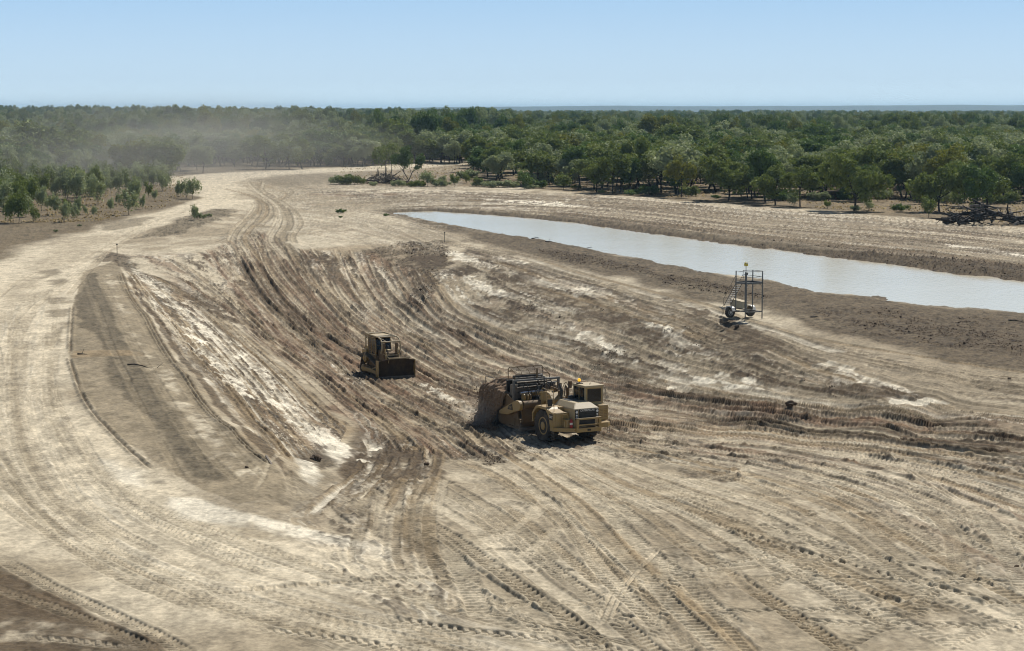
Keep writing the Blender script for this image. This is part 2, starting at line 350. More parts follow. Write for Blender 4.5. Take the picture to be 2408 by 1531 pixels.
# ---------------- broad ground areas ----------------
BUSHL = "-340 330; 1130 330; 1130 374; 1000 381; 860 391; 700 397; 560 403; 450 412; 395 418; 385 440; 440 452; 462 468; 440 482; 380 494; 300 514; 220 536; 130 562; 60 586; 0 616; -60 640; -340 700"
BUSHR = "1040 330; 2750 330; 2750 570; 2408 533; 2200 513; 2000 500; 1800 485; 1600 471; 1400 455; 1180 438; 1050 437; 900 438; 800 430; 780 415; 850 405; 1000 396; 1100 388"
patch(BUSHL, C_BUSH, .95, 2.5, 5, 14, rough=.05, seed=1)
patch(BUSHR, C_BUSH*1.05, .95, 2.5, 6, 14, rough=.05, seed=2)
patch(BUSHR, C_OCH, .5, 4, 14, 30, seed=77, speck=1.0)
patch("0 560; 150 530; 300 505; 430 470; 455 465; 430 455; 380 480; 250 510; 100 535; 0 545", C_GREY, .4, 3, 4, 9, seed=3)
# haul road, left and curving away behind
patch("-300 720; 0 618; 220 540; 420 486; 470 468; 455 440; 400 425; 450 412; 700 399; 1110 376; 1110 384; 860 401; 640 412; 560 430; 600 470; 560 480; 420 520; 320 548; 240 590; 215 625; 190 660; 175 760; 160 830; 190 930; 260 1020; 330 1090; 420 1150; 560 1200; 700 1240; 860 1300; 900 1400; 300 1400; 0 1290; -300 1290", C_PALE*1.1, .85, 1.5, 3, 12, seed=4)
patch("560 425; 650 412; 900 400; 1110 388; 1110 400; 860 420; 780 432; 1000 440; 1200 446; 1000 452; 760 450; 640 470; 560 470", C_MID, .6, 2, 5, 9, seed=5)
patch("620 418; 760 408; 900 412; 800 430; 700 440; 640 432", C_GREY, .6, 3, 6, 9, seed=6, rough=.03)
patch("735 450; 850 444; 1000 444; 1090 449; 990 454; 760 454", C_PALE*1.12, .9, 1.2, 1.5, 6, seed=7)
patch("700 456; 850 455; 1100 455; 1400 462; 1400 468; 1050 462; 800 460", C_RED*1.1, .7, 1.2, 2, 6, rough=.05, seed=8)
# far cleared strip beyond the pond
patch("880 462; 1100 452; 1400 460; 1800 490; 2200 518; 2750 575; 2750 720; 2408 655; 2100 617; 1700 567; 1350 520; 1100 499; 900 496", C_MID*.8, .85, 1.5, 3, 12, seed=9, rough=.02)
patch("1400 458; 1800 487; 2200 516; 2750 570; 2750 590; 2200 528; 1800 498; 1400 464", C_PALE*1.05, .8, 1.2, 3, 9, seed=10)
patch("1140 468; 1300 474; 1395 487; 1330 486; 1180 475", C_WHITE*1.15, .95, .8, 2.5, 4, seed=11)
patch("2060 533; 2300 552; 2750 600; 2750 606; 2300 560; 2100 543", C_PALE, .7, 1, 3, 5, seed=12)
patch("2225 573; 2300 580; 2408 596; 2480 606; 2400 602; 2300 589; 2230 580", C_WHITE*1.12, .95, .5, 1.5, 4, seed=13)
patch("960 500; 1150 500; 1400 520; 1700 562; 2100 606; 2408 640; 2750 680; 2750 710; 2408 660; 2100 625; 1700 575; 1350 526; 1100 504; 915 499", C_DARK*1.05, .9, .9, 1.3, 4, rough=.16, seed=14)
patch("1850 580; 2100 597; 2408 622; 2750 660; 2750 690; 2408 640; 2100 608", C_DARK*.9, .85, .8, 1.6, 3, rough=.22, seed=15)
patch("1150 493; 1400 505; 1700 545; 1850 572; 1700 556; 1400 516; 1150 500", C_GREY*.9, .6, .8, 2, 4, rough=.08, seed=16)
# brown near bank of the pond
patch("915 503; 1000 518; 1160 548; 1350 577; 1490 604; 1620 629; 1730 650; 1830 663; 1917 690; 2030 700; 2100 710; 2242 728; 2408 738; 2750 790; 2750 910; 2408 868; 2250 845; 2050 800; 1900 765; 1800 735; 1650 700; 1500 662; 1350 628; 1200 590; 1080 555; 980 530", np.array([.122, .094, .060]), .95, 1.3, 3.5, 9, rough=.07, seed=17)
patch("1800 680; 2000 720; 2408 760; 2750 800; 2750 880; 2408 840; 2100 800; 1900 740", C_DARK, .6, 2, 5, 9, rough=.11, seed=18, speck=.7)
patch("1250 585; 1500 620; 1650 660; 1800 700; 1700 690; 1500 650; 1300 605", C_DARK*.85, .7, 1.2, 4, 7, rough=.16, seed=19, speck=.6)
patch("1500 640; 1700 690; 1850 730; 2000 775; 1850 745; 1700 705", C_GREY*1.2, .5, 1.2, 3, 5, seed=20)
patch("860 510; 980 530; 1100 555; 1050 565; 900 550; 780 520", C_GREY*1.15, .55, 2.5, 5, 7, rough=.03, seed=21, speck=.8)
patch("700 480; 900 470; 1000 480; 880 500; 760 500", C_GREY*1.3, .45, 3, 6, 9, seed=22, speck=.8)
# mound between the two arms of the road
patch("318 560; 370 540; 430 512; 500 492; 545 492; 548 503; 500 522; 440 545; 380 556", C_GREY*.95, .92, .8, 1.6, 4, rough=.09, seed=23)
# grey bench beside the pit
BENCH = "196 640; 275 610; 292 645; 350 742; 445 880; 555 1010; 640 1090; 672 1135; 650 1175; 560 1185; 470 1150; 380 1100; 330 1060; 260 1010; 205 945; 168 880; 162 820; 172 720"
patch(BENCH, C_GREY*1.45, .98, .15, .4, 3, rough=.018, seed=24)
patch("300 760; 420 900; 520 1030; 600 1110; 560 1120; 440 980; 340 850; 270 720; 240 650; 270 640", C_PALE*.95, .85, .6, 1.8, 2.5, seed=25, speck=1.0)
patch("225 640; 290 800; 340 870; 410 970; 470 1070; 520 1130; 470 1120; 400 1050; 330 970; 260 890; 235 800; 185 760; 180 700; 200 650", C_GREY*.72, .85, .3, .9, 3, rough=.05, seed=26)
patch("180 850; 225 850; 300 980; 400 1100; 440 1150; 380 1110; 300 1040; 230 960", C_MID, .6, .5, 1, 2, rough=.03, seed=27, speck=.6)
patch("168 826; 330 826; 345 838; 170 842", C_OCH*1.1, .7, .3, .5, 2, seed=28)
for i, s in enumerate(("110 700 150 700 160 712 118 716", "112 730 160 728 165 742 118 746", "120 660 150 655 158 668 125 672", "110 790 160 760 150 800 120 810", "90 640 140 630 150 645 100 655", "240 520 360 510 330 530 250 545")):
    patch(s, C_GREY*1.1, .75, .8, 1.6, 3, seed=100+i)
patch("150 560; 300 545; 200 600; 60 680; 40 780; 90 900; 40 1000; 20 860; 0 720; 60 620", C_MID, .5, 2, 5, 7, seed=29)
patch("240 590; 300 600; 330 640; 400 660; 500 700; 520 720; 420 700; 330 660; 270 612; 215 620", C_DARK*1.1, .8, .5, 1.2, 3, rough=.08, seed=30)
# left pit wall
patch("290 650; 420 690; 620 870; 830 1000; 760 1060; 690 1080; 640 1080; 520 940; 400 790", C_OCH*1.1, .7, 1.0, 2, 4, rough=.03, seed=31)
patch("300 612; 330 640; 420 700; 540 800; 620 870; 700 960; 690 985; 600 890; 500 800; 400 720; 320 650", C_WHITE, .8, .5, 1.2, 3, seed=32, speck=.85)
patch("500 790; 560 820; 680 940; 760 1010; 740 1020; 650 950; 560 860", C_WHITE*1.02, .85, .3, .9, 2.5, seed=33, speck=.6)
patch("290 640; 345 720; 440 840; 560 980; 650 1070; 690 1085; 640 1070; 540 970; 420 830; 330 710", C_WHITE*.95, .75, .35, .8, 2, seed=34, speck=.7)
patch("350 720; 500 850; 640 990; 700 1050; 650 1040; 520 920; 400 800", C_DARK*1.1, .7, .5, 1.2, 2.5, rough=.07, seed=35, speck=.7)
patch("700 1015; 770 1010; 830 1060; 800 1100; 740 1050", C_WHITE*1.0, .85, .5, 1.0, 2, seed=36)
patch("690 1060; 760 1050; 790 1090; 740 1110; 700 1100", C_DARK, .8, .5, 1.2, 2, rough=.07, seed=37)
patch("700 1080; 745 1090; 760 1120; 740 1145; 705 1125", C_WHITE, .85, .3, .6, 2, seed=38)
patch("760 960; 800 930; 860 970; 870 1000; 830 990", C_RED*1.05, .8, .7, 1.5, 3, rough=.05, seed=39)
patch("400 700; 640 850; 800 970; 700 900; 560 800", C_OCH*.8, .5, .8, 2, 4, seed=40, speck=.7)
# far pit wall and right-hand wall
patch("560 620; 700 590; 900 575; 1040 570; 1080 620; 1060 740; 960 740; 760 700; 620 680", C_OCH, .55, 2, 4, 6, rough=.035, seed=41)
patch("690 600; 800 600; 900 580; 990 575; 1000 620; 960 650; 880 620; 780 630; 700 615", C_DARK, .75, 1, 4, 4, rough=.12, seed=42, speck=.8)
patch("940 570; 1045 565; 1060 600; 1040 640; 1010 700; 980 740; 960 700; 985 650; 950 600", C_DARK*.8, .9, 1, 2.5, 3, rough=.22, seed=43, speck=.4)
patch("1060 600; 1200 620; 1500 700; 1700 780; 1900 870; 2100 930; 2000 950; 1700 920; 1400 840; 1150 760; 1060 700", C_GREY*1.1, .7, 2, 4, 6, rough=.07, seed=44, speck=.5)
patch("1100 580; 1300 630; 1500 690; 1750 775; 2000 870; 2200 930; 2150 935; 1950 880; 1700 790; 1450 700; 1250 645; 1080 600", C_DARK*1.05, .8, .8, 1.6, 5, rough=.08, seed=45)
for i, s in enumerate(("1050 590 1110 600 1130 620 1070 610", "1080 640 1160 680 1220 700 1150 690 1090 660", "1080 690 1150 715 1160 725 1090 700", "1230 748 1290 768 1300 776 1240 756", "1340 770 1420 790 1500 850 1440 830 1360 790", "1500 870 1580 890 1640 920 1560 905",
        "1550 850 1600 855 1610 875 1560 868", "1200 640 1350 670 1450 700 1380 695 1250 660", "1320 660 1450 690 1560 750 1450 710", "1480 740 1600 780 1700 850 1580 800", "1850 830 2000 870 2150 935 2050 915 1920 870", "1700 880 1800 900 1850 920 1760 905",
        "1290 700 1400 740 1380 750 1290 712", "1640 890 1740 910 1700 915", "1950 900 2100 930 2220 950 2100 950 1980 920", "1150 600 1230 610 1240 620 1170 615")):
    patch(s, C_WHITE*1.02, .9, .18, 2.2, 1.6, seed=200+i, speck=.75)
for i, s in enumerate(("1150 640 1300 690 1350 720 1250 700", "1400 720 1600 790 1700 850 1550 810", "1300 770 1450 850 1600 900 1450 880", "1200 700 1330 750 1240 740", "1700 850 1900 910 2000 930 1850 915", "1620 760 1800 820 1750 830 1640 780")):
    patch(s, C_DARK, .8, .3, 3, 2, rough=.13, seed=240+i, speck=.9)
patch("1420 900; 1600 920; 1900 955; 2300 985; 2750 1010; 2750 1060; 2408 1050; 1900 1005; 1600 975; 1430 940", C_RED*.95, .7, .8, 2, 5, rough=.07, seed=46, speck=.5)
patch("1700 1010; 2000 1020; 2408 1040; 2750 1050; 2750 1080; 2300 1060; 1900 1035", C_DARK*1.1, .55, .8, 2, 5, rough=.05, seed=47, speck=.7)
# pit floor tint
patch("760 700; 1000 720; 1250 850; 1450 930; 1500 1010; 1250 1060; 1000 1030; 900 980; 760 880; 640 760", C_OCH*.95, .5, 3, 5, 6, rough=.035, seed=48)
patch("560 660; 760 700; 900 800; 1000 900; 900 900; 760 800; 600 720", C_RED*1.15, .45, 1.5, 4, 5, rough=.05, seed=49, speck=.6)
# ramp at the near left corner of the pit
patch("850 1000; 900 1010; 960 1030; 1040 1050; 1040 1110; 1000 1150; 820 1170; 800 1110; 830 1060", C_DARK*1.3, .85, .5, 1.3, 2.5, rough=.05, seed=50)
patch("700 1180; 820 1150; 1000 1150; 1040 1170; 900 1200; 760 1215; 600 1200; 600 1160", C_GREY*1.2, .55, .6, 1.5, 2, rough=.05, seed=51, speck=.8)
patch("380 1165; 480 1180; 600 1215; 700 1235; 860 1275; 900 1310; 700 1260; 560 1240; 430 1215", C_WHITE*.98, .85, .5, 1.2, 3, seed=52)
patch("230 1080; 330 1110; 350 1150; 260 1130", C_WHITE*.95, .7, .8, 1.2, 3, seed=53)
patch("520 1235; 600 1225; 680 1250; 720 1270; 640 1275; 540 1265", C_GREY*1.3, .75, .5, 1.0, 2, seed=54, speck=.4)
patch("720 1270; 900 1300; 860 1370; 800 1330", C_PALE*1.1, .6, 1, 1.5, 3, seed=55)
# dark disturbed earth at the lower left
patch("-340 1170; -100 1260; 0 1325; 90 1375; 210 1440; 360 1500; 430 1560; 430 1660; -340 1660", C_DARK*1.45, .95, .35, .7, 2.0, rough=.06, seed=56)
patch("0 1440; 150 1470; 330 1510; 300 1545; 0 1500", C_PALE*.8, .6, .3, .8, 1.5, seed=57, speck=.8)
patch("1600 1100; 1640 1110; 1740 1100; 1760 1125; 1700 1135; 1620 1125", C_DARK*1.1, .75, .3, .8, 1.5, rough=.1, seed=58, speck=.6)
patch("1120 1075; 1180 1070; 1195 1090; 1150 1095", C_DARK, .7, .3, .8, 1.5, rough=.13, seed=59, speck=.6)

# ---------------- wheel and crawler marks ----------------
def g(s): return pts_of(s)
def between(Ga, Gb, t, n=26):
    A_ = spline(Ga, 2.0); B_ = spline(Gb, 2.0)
    ia = np.linspace(0, len(A_)-1, n); ib = np.linspace(0, len(B_)-1, n)
    a = np.stack([np.interp(ia, np.arange(len(A_)), A_[:, k]) for k in (0, 1)], 1); b = np.stack([np.interp(ib, np.arange(len(B_)), B_[:, k]) for k in (0, 1)], 1)
    return spline(list(a*(1-t)+b*t), 1.5)
rr = random.Random(11)
def fan(guides, counts, kinds, palette, seed, half=(.35, .6), depth=(.03, .10), berm=(.03, .1), amp=(.03, .06), sub=True, amt=.5, brk=.3, pitch=(.42, .6), gauge=(0, 0), wob=.0, bpal=None):
    Gs = [g(s) for s in guides]; k = 0
    for i in range(len(Gs)-1):
        for j in range(counts[i]):
            t = (j+rr.uniform(.1, .9))/counts[i]; S = between(Gs[i], Gs[i+1], t); L = len(S)
            if sub and rr.random() < .7:
                a = int(L*rr.uniform(0, .5)); b_ = int(L*rr.uniform(.5, 1)); S = S[a:max(b_, a+8)]
            c = rr.choice(palette)
            track(S, rr.uniform(*half), rr.choice(kinds), rr.uniform(*depth), rr.uniform(*pitch), rr.uniform(*gauge) if gauge[1] else 0, c, amt*rr.uniform(.5, 1.2), rr.uniform(*berm), rr.uniform(*amp), seed*100+k, brk=brk, wob=wob, bcol=rr.choice(bpal) if bpal else None)
            k += 1
PIT = ["290 625; 420 680; 520 740; 640 830; 760 930; 830 1000; 850 1040",
       "480 590; 560 680; 650 780; 780 880; 880 960; 960 1010; 1040 1080",
       "600 540; 640 620; 720 720; 830 820; 960 900; 1130 990; 1300 1085",
       "700 585; 760 680; 870 780; 1000 860; 1150 930; 1350 985; 1700 1030; 2100 1075; 2500 1130",
       "880 590; 920 680; 990 740; 1090 810; 1250 875; 1450 915; 1700 955; 2000 990; 2500 1050",
       "1010 640; 1060 720; 1150 770; 1300 815; 1480 870; 1600 905; 1900 955; 2300 985"]
RWALL = [PIT[5], "1080 620; 1250 700; 1450 760; 1650 830; 1900 900; 2200 965; 2500 1010", "1100 585; 1300 640; 1500 700; 1700 770; 1950 860; 2200 940; 2500 985", "1000 562; 1200 590; 1400 650; 1600 700; 1800 760; 2000 810; 2500 890"]
LWG = ["290 640; 348 742; 440 858; 560 995; 650 1085", "330 640; 420 700; 540 800; 640 900; 740 1010; 790 1060", "360 650; 470 710; 600 810; 740 930; 820 1000"]
flow(["200 600; 300 610; 420 680; 520 740; 640 830; 760 930; 830 1000; 850 1040"]+PIT[1:], .75, .55, .55, .42, 9, .10, 1)
flow(RWALL[:3], .95, .9, .3, .6, 9, .08, 2); flow(RWALL[2:], .6, .45, .1, .5, 14, .05, 3, cd=C_DARK*1.3, cw=C_PALE*1.15)
flow(LWG, .75, .85, .3, .38, 9, .07, 4)
flow(["640 440; 900 440; 1400 456; 1800 486; 2200 514; 2750 570", "900 490; 1150 485; 1400 495; 1800 540; 2200 575; 2750 640", "940 498; 1150 498; 1400 515; 1800 566; 2200 608; 2750 680"], .75, .6, .15, .9, 30, .08, 5, cd=C_DARK*1.5)
flow(["-340 1000; -100 1130; 100 1260; 300 1370; 600 1480; 800 1560", "40 700; 20 950; 80 1130; 250 1270; 500 1380; 800 1460; 1100 1530; 1300 1600", "160 660; 150 780; 150 900; 200 1030; 300 1140; 450 1220; 700 1310; 1000 1400; 1250 1460; 1600 1560"], .30, .35, 0, .8, 12, .02, 6, cd=C_GREY*1.3, cw=C_WHITE*.9)
flow(["900 1500; 700 1300; 640 1220; 760 1130; 850 1010", "1200 1500; 1060 1300; 1000 1200; 1040 1120; 1040 1030"], .55, .5, .1, .42, 4, .07, 7)
flow(["600 470; 640 440; 700 425; 900 405; 1110 382", "560 520; 640 500; 800 520; 950 560; 1050 600", "480 590; 600 560; 760 570; 880 585; 960 600"], .4, .35, .1, .6, 10, .04, 8, cd=C_GREY*1.1)
fan(PIT, [9, 12, 13, 13, 9], ['tyre', 'rut', 'bars', 'lines'], [C_OCH, C_MID, C_PALE, C_RED*1.2, C_MID, C_GREY*1.2, C_PALE*1.1, C_DARK*1.2], 1, half=(.3, .6), depth=(.04, .12), berm=(.05, .18), amp=(.06, .11), amt=.5, brk=.45, wob=.15, bpal=[C_OCH, C_DARK*1.1, C_RED, C_DARK])
fan(PIT, [7, 9, 9, 8, 7], ['rut'], [C_DARK*1.1, C_RED, C_DARK, C_PALE, C_WHITE*.9], 2, half=(.1, .25), depth=(.06, .15), berm=(.08, .22), amt=.8, brk=.48, wob=.2, bpal=[C_DARK, C_RED, C_DARK*1.2])
fan([PIT[5], "1080 620; 1250 700; 1450 760; 1650 830; 1900 900; 2200 965", "1100 585; 1300 640; 1500 700; 1700 770; 1950 860; 2200 940; 2500 985", "1000 562; 1200 590; 1400 650; 1600 700; 1800 760; 2000 810; 2500 890"],
    [8, 9, 12], ['tyre', 'bars', 'rut', 'lines'], [C_MID, C_OCH, C_PALE, C_MID, C_WHITE*.9, C_GREY*1.3], 3, half=(.35, .65), depth=(.03, .09), berm=(.03, .1), amt=.5, brk=.4, wob=.15, bpal=[C_GREY, C_DARK, C_MID])
LW = ["292 640; 350 735; 440 850; 560 990; 650 1085", "330 640; 420 700; 540 800; 640 900; 740 1010; 790 1060", "360 650; 470 710; 600 810; 740 930; 820 1000"]
fan(LW, [11, 9], ['rut', 'bars', 'lines'], [C_WHITE, C_PALE, C_OCH, C_GREY, C_WHITE*.9, C_DARK*1.2], 4, half=(.15, .4), depth=(.05, .15), berm=(.05, .12), amt=.7, brk=.42, wob=.1, bpal=[C_OCH, C_DARK, C_PALE])
# edge of the bench
patch('676 1128; 650 1090; 560 1005; 450 875; 355 740; 300 650; 308 648; 368 740; 466 875; 580 1005; 668 1085; 700 1120', C_DARK*1.4, .8, .15, .5, 2, rough=.06, seed=61)
patch('640 1150; 690 1120; 760 1110; 790 1130; 740 1180; 660 1195; 590 1190', C_GREY*1.1, .7, .3, .8, 2, rough=.05, seed=62, speck=.5)
for k, (s, hw, dp) in enumerate((("284 640; 345 745; 440 882; 550 1012; 640 1095", .12, .14), ("280 645; 338 748; 432 885; 545 1018; 632 1098", .08, .10), ("166 840; 200 945; 262 1022; 335 1092; 362 1110", .12, .06), ("172 720; 163 790; 163 830", .12, .05))):
    track(spline(g(s), 1.5), hw, 'rut', dp, .5, 0, C_DARK*1.1, .7, .11, 0, 700+k, brk=.3, bcol=C_GREY, wob=.12)
for k, s in enumerate(("215 650; 260 760; 320 880; 400 1020; 470 1130", "240 700; 290 820; 350 930", "260 660; 330 790; 420 930; 520 1060; 600 1140")):
    track(spline(g(s), 1.5), .3, 'bars', .03, .4, 1.9, C_GREY*1.3, .4, .03, .03, 710+k, brk=.3)
# far S-bend and cleared strip
FS = ["560 412; 640 432; 690 450; 640 480; 560 520; 500 560; 470 590", "470 455; 560 462; 600 480; 560 530; 540 570; 560 610", "540 440; 620 470; 640 500; 600 540; 590 570; 640 620", "640 420; 620 445; 680 480; 720 520; 700 560; 730 600"]
fan(FS, [6, 7, 8], ['rut', 'lines'], [C_MID, C_OCH, C_PALE, C_GREY*1.2], 5, half=(.3, .6), depth=(.05, .12), berm=(.06, .14), amt=.55, brk=.3, bpal=[C_MID, C_GREY])
fan(["470 470; 420 500; 300 545; 200 600; 60 640; -100 760", "480 480; 430 520; 330 555; 250 600; 190 660; 100 800; 60 1000; 120 1200; 400 1400; 700 1500"], [9], ['rut', 'tyre'], [C_PALE, C_PALE*1.1, C_MID], 6, half=(.3, .6), depth=(.02, .05), berm=(.02, .04), amp=(.01, .03), amt=.4, brk=.4)
fan(["780 470; 1000 455; 1400 458; 1800 488; 2200 516; 2750 572", "900 490; 1150 485; 1400 495; 1800 540; 2200 575; 2750 640", "940 498; 1150 498; 1400 515; 1800 566; 2200 608; 2750 680"], [13, 9], ['rut', 'lines'], [C_PALE, C_MID, C_OCH, C_GREY*1.3, C_PALE*1.1, C_DARK*1.3], 7, half=(.4, .9), depth=(.05, .14), berm=(.08, .2), amt=.6, brk=.35, wob=.2, bpal=[C_OCH, C_GREY, C_DARK])
fan(["600 500; 800 520; 900 560; 1000 620", "640 470; 900 500; 1080 560; 1300 620", "760 470; 950 520; 1200 585; 1500 665"], [7, 7], ['rut', 'lines', 'tyre'], [C_MID, C_PALE, C_GREY*1.3], 8, half=(.25, .5), depth=(.02, .06), berm=(.02, .06), amt=.4, brk=.4)
# haul road at the lower left
ROAD = ["-340 1000; -100 1130; 100 1260; 300 1370; 600 1480; 800 1560", "40 760; 30 950; 80 1130; 250 1270; 500 1380; 800 1460; 1100 1530; 1300 1600", "140 760; 130 900; 180 1030; 300 1140; 450 1220; 700 1310; 1000 1400; 1250 1460; 1600 1560"]
fan(ROAD, [9, 12], ['tyre'], [C_MID, C_PALE, C_PALE*1.05, C_GREY*1.5], 9, half=(.45, .55), depth=(.01, .035), berm=(.01, .03), amp=(.03, .07), amt=.35, brk=.38, pitch=(.55, .65))
# foreground
FG = ["700 1160; 760 1230; 900 1300; 1050 1400; 1250 1500; 1400 1600",
      "1050 1080; 1150 1120; 1250 1180; 1380 1290; 1450 1350; 1560 1450; 1700 1600",
      "1200 1060; 1370 1160; 1500 1280; 1620 1380; 1800 1531; 1860 1600",
      "1320 1060; 1500 1140; 1700 1210; 1900 1300; 2200 1420; 2500 1540",
      "1450 1045; 1700 1095; 1950 1160; 2130 1250; 2300 1350; 2600 1500",
      "1500 1020; 1900 1060; 2200 1130; 2420 1210; 2750 1330",
      "1500 985; 1800 1010; 2100 1040; 2500 1100; 2750 1140"]
flow(FG, .35, .4, .06, .6, 9, .03, 9, cd=C_GREY*1.05, cw=C_PALE*1.15)
flow(FG[4:], .45, .35, .5, .35, 10, .05, 10, cd=C_DARK*1.5)
fan(FG, [11, 12, 12, 13, 12, 12], ['tyre', 'bars', 'bars', 'tyre', 'rut'], [C_PALE, C_MID, C_PALE*1.05, C_OCH*1.2, C_MID*1.1], 10, half=(.35, .55), depth=(.04, .08), berm=(.04, .10), amp=(.08, .12), amt=.5, brk=.28, pitch=(.52, .64))
fan(["850 1150; 850 1220; 830 1300; 840 1340", "1060 1110; 1040 1200; 1050 1290; 1100 1400"], [11], ['bars'], [C_PALE, C_MID, C_OCH], 11, half=(.35, .5), depth=(.03, .06), berm=(.03, .07), amp=(.07, .11), amt=.4, brk=.25, pitch=(.55, .68))
fan(["840 1030; 850 1080; 760 1160; 700 1210", "1040 1050; 1030 1100; 1000 1160; 980 1210"], [14], ['bars', 'rut', 'bars'], [C_WHITE*.9, C_PALE, C_DARK*1.2, C_DARK, C_OCH], 12, half=(.2, .4), depth=(.04, .08), berm=(.06, .14), amp=(.05, .08), amt=.7, brk=.47, wob=.2, bpal=[C_DARK, C_OCH])
# criss-crossing turns in the foreground
for k in range(34):
    vx0, vy0 = rr.uniform(1000, 2450), rr.uniform(1130, 1560); a0 = rr.uniform(-.5, 3.4) if k % 2 else rr.uniform(-.3, .5); cv = rr.uniform(-.05, .05); L_ = rr.uniform(9, 26); p0 = at(vx0, vy0); q_ = []
    for i_ in range(int(L_)): q_.append(p0[:2].copy()); p0[0] += math.cos(a0+cv*i_); p0[1] += math.sin(a0+cv*i_)
    track(np.array(q_), rr.uniform(.3, .5), rr.choice(['bars', 'tyre', 'bars', 'lines']), rr.uniform(.02, .05), rr.uniform(.5, .6), 0, rr.choice([C_PALE, C_MID, C_PALE*.95]), .3, .06, rr.uniform(.08, .11), 5000+k, brk=.3)
HERO = [  # (curve, kind, half, depth, pitch, amp, gauge)
 ("1080 1290; 1160 1272; 1230 1235; 1270 1195; 1285 1165", 'tyre', .5, .05, .5, .04, 0), ("1075 1340; 1150 1330; 1230 1310; 1290 1270; 1330 1235", 'tyre', .5, .05, .5, .05, 0),
 ("1180 1100; 1300 1190; 1370 1280; 1440 1370; 1560 1480; 1640 1560", 'tyre', .55, .09, .62, .1, 0), ("1240 1100; 1380 1210; 1470 1310; 1580 1420; 1700 1531", 'bars', .5, .09, .62, .1, 0),
 ("860 1450; 960 1462; 1060 1480; 1200 1495; 1400 1520; 1600 1560", 'tyre', .5, .06, .62, .11, 0), ("560 1480; 700 1490; 900 1520; 1000 1545", 'tyre', .5, .05, .62, .1, 0), ("1000 1430; 1150 1425; 1260 1415; 1380 1420; 1500 1440", 'tyre', .5, .06, .6, .08, 0),
 ("2180 1190; 2240 1240; 2275 1300; 2270 1380", 'bars', .5, .07, .62, .1, 0), ("2270 1180; 2340 1250; 2380 1330; 2420 1400", 'bars', .55, .07, .62, .1, 0), ("2080 1150; 2180 1200; 2230 1250; 2250 1330; 2245 1370", 'tyre', .5, .06, .55, .08, 0),
 ("1570 1160; 1700 1210; 1900 1265; 2100 1320; 2408 1400", 'tyre', .25, .1, .9, .1, 0), ("1590 1190; 1720 1245; 1900 1300; 2100 1355; 2408 1440", 'tyre', .25, .1, .9, .1, 0), ("1740 1130; 1850 1180; 1960 1240; 2060 1310; 2180 1380", 'bars', .5, .08, .6, .09, 0),
 ("1800 1120; 1950 1190; 2050 1260; 2150 1330", 'bars', .5, .07, .6, .09, 0), ("2200 1531; 2320 1480; 2408 1455; 2500 1430", 'tyre', .55, .08, .5, .06, 0), ("1950 1531; 2080 1470; 2150 1430; 2190 1400", 'bars', .5, .06, .6, .09, 0),
 ("1590 1340; 1680 1430; 1800 1560", 'bars', .5, .08, .62, .1, 0), ("1050 1290; 1090 1350; 1120 1420; 1130 1460", 'bars', .6, .08, .6, .09, 0), ("1090 1300; 1180 1292; 1290 1300", 'rut', .2, .12, .5, 0, 0),
 ("600 1155; 620 1120; 640 1080; 660 1060", 'tyre', .18, .04, .3, .04, 0), ("680 1070; 675 1110; 690 1160; 710 1185", 'bars', .3, .04, .35, .05, 0), ("0 1312; 110 1375; 250 1440; 380 1500; 450 1545", 'tyre', .5, .06, .5, .07, 0),
 ("-50 1370; 100 1420; 250 1480; 400 1540", 'tyre', .5, .05, .5, .07, 0), ("0 1500; 150 1505; 350 1530", 'tyre', .5, .05, .6, .08, 0), ("200 1280; 330 1345; 420 1390", 'tyre', .3, .04, .6, .06, 0), ("140 1010; 240 1180; 420 1290; 600 1370", 'tyre', .4, .03, .6, .05, 2.2),
 ("1880 1380; 1760 1395; 1720 1370; 1700 1340", 'lines', .9, .05, .6, .08, 0), ("2000 1370; 2050 1400; 2120 1415; 2160 1405", 'rut', .3, .12, .6, 0, 0), ("1450 905; 1600 935; 1800 968; 2000 985; 2260 1000", 'rut', .3, .18, .6, 0, 0), ("1460 925; 1640 955; 1900 985; 2408 1035", 'tyre', .5, .13, .6, .1, 2.4), ("1500 945; 1700 975; 2000 1010; 2408 1062", 'tyre', .5, .16, .6, .1, 2.4),
 ("1000 690; 1060 750; 1180 805; 1330 860; 1450 900", 'rut', .35, .15, .6, 0, 2.4), ("580 610; 640 700; 760 800; 880 870", 'rut', .35, .2, .6, 0, 2.4), ("350 650; 430 690; 520 715; 545 720", 'rut', .3, .15, .6, 0, 0)]
for k, (s, kd, hf, dp, pt, am, gg) in enumerate(HERO):
    pt = pt*.9 if pt < .8 else pt; dp = dp if dp > .15 else dp*.85; am *= .95
    track(spline(g(s), 1.2), hf, kd, dp, pt, gg, rr.choice([C_PALE, C_MID, C_PALE]) if dp < .15 else C_DARK*1.2, .35 if dp < .15 else .6, dp*1.0, am, 800+k, brk=.3, bcol=C_DARK if dp > .15 else None)


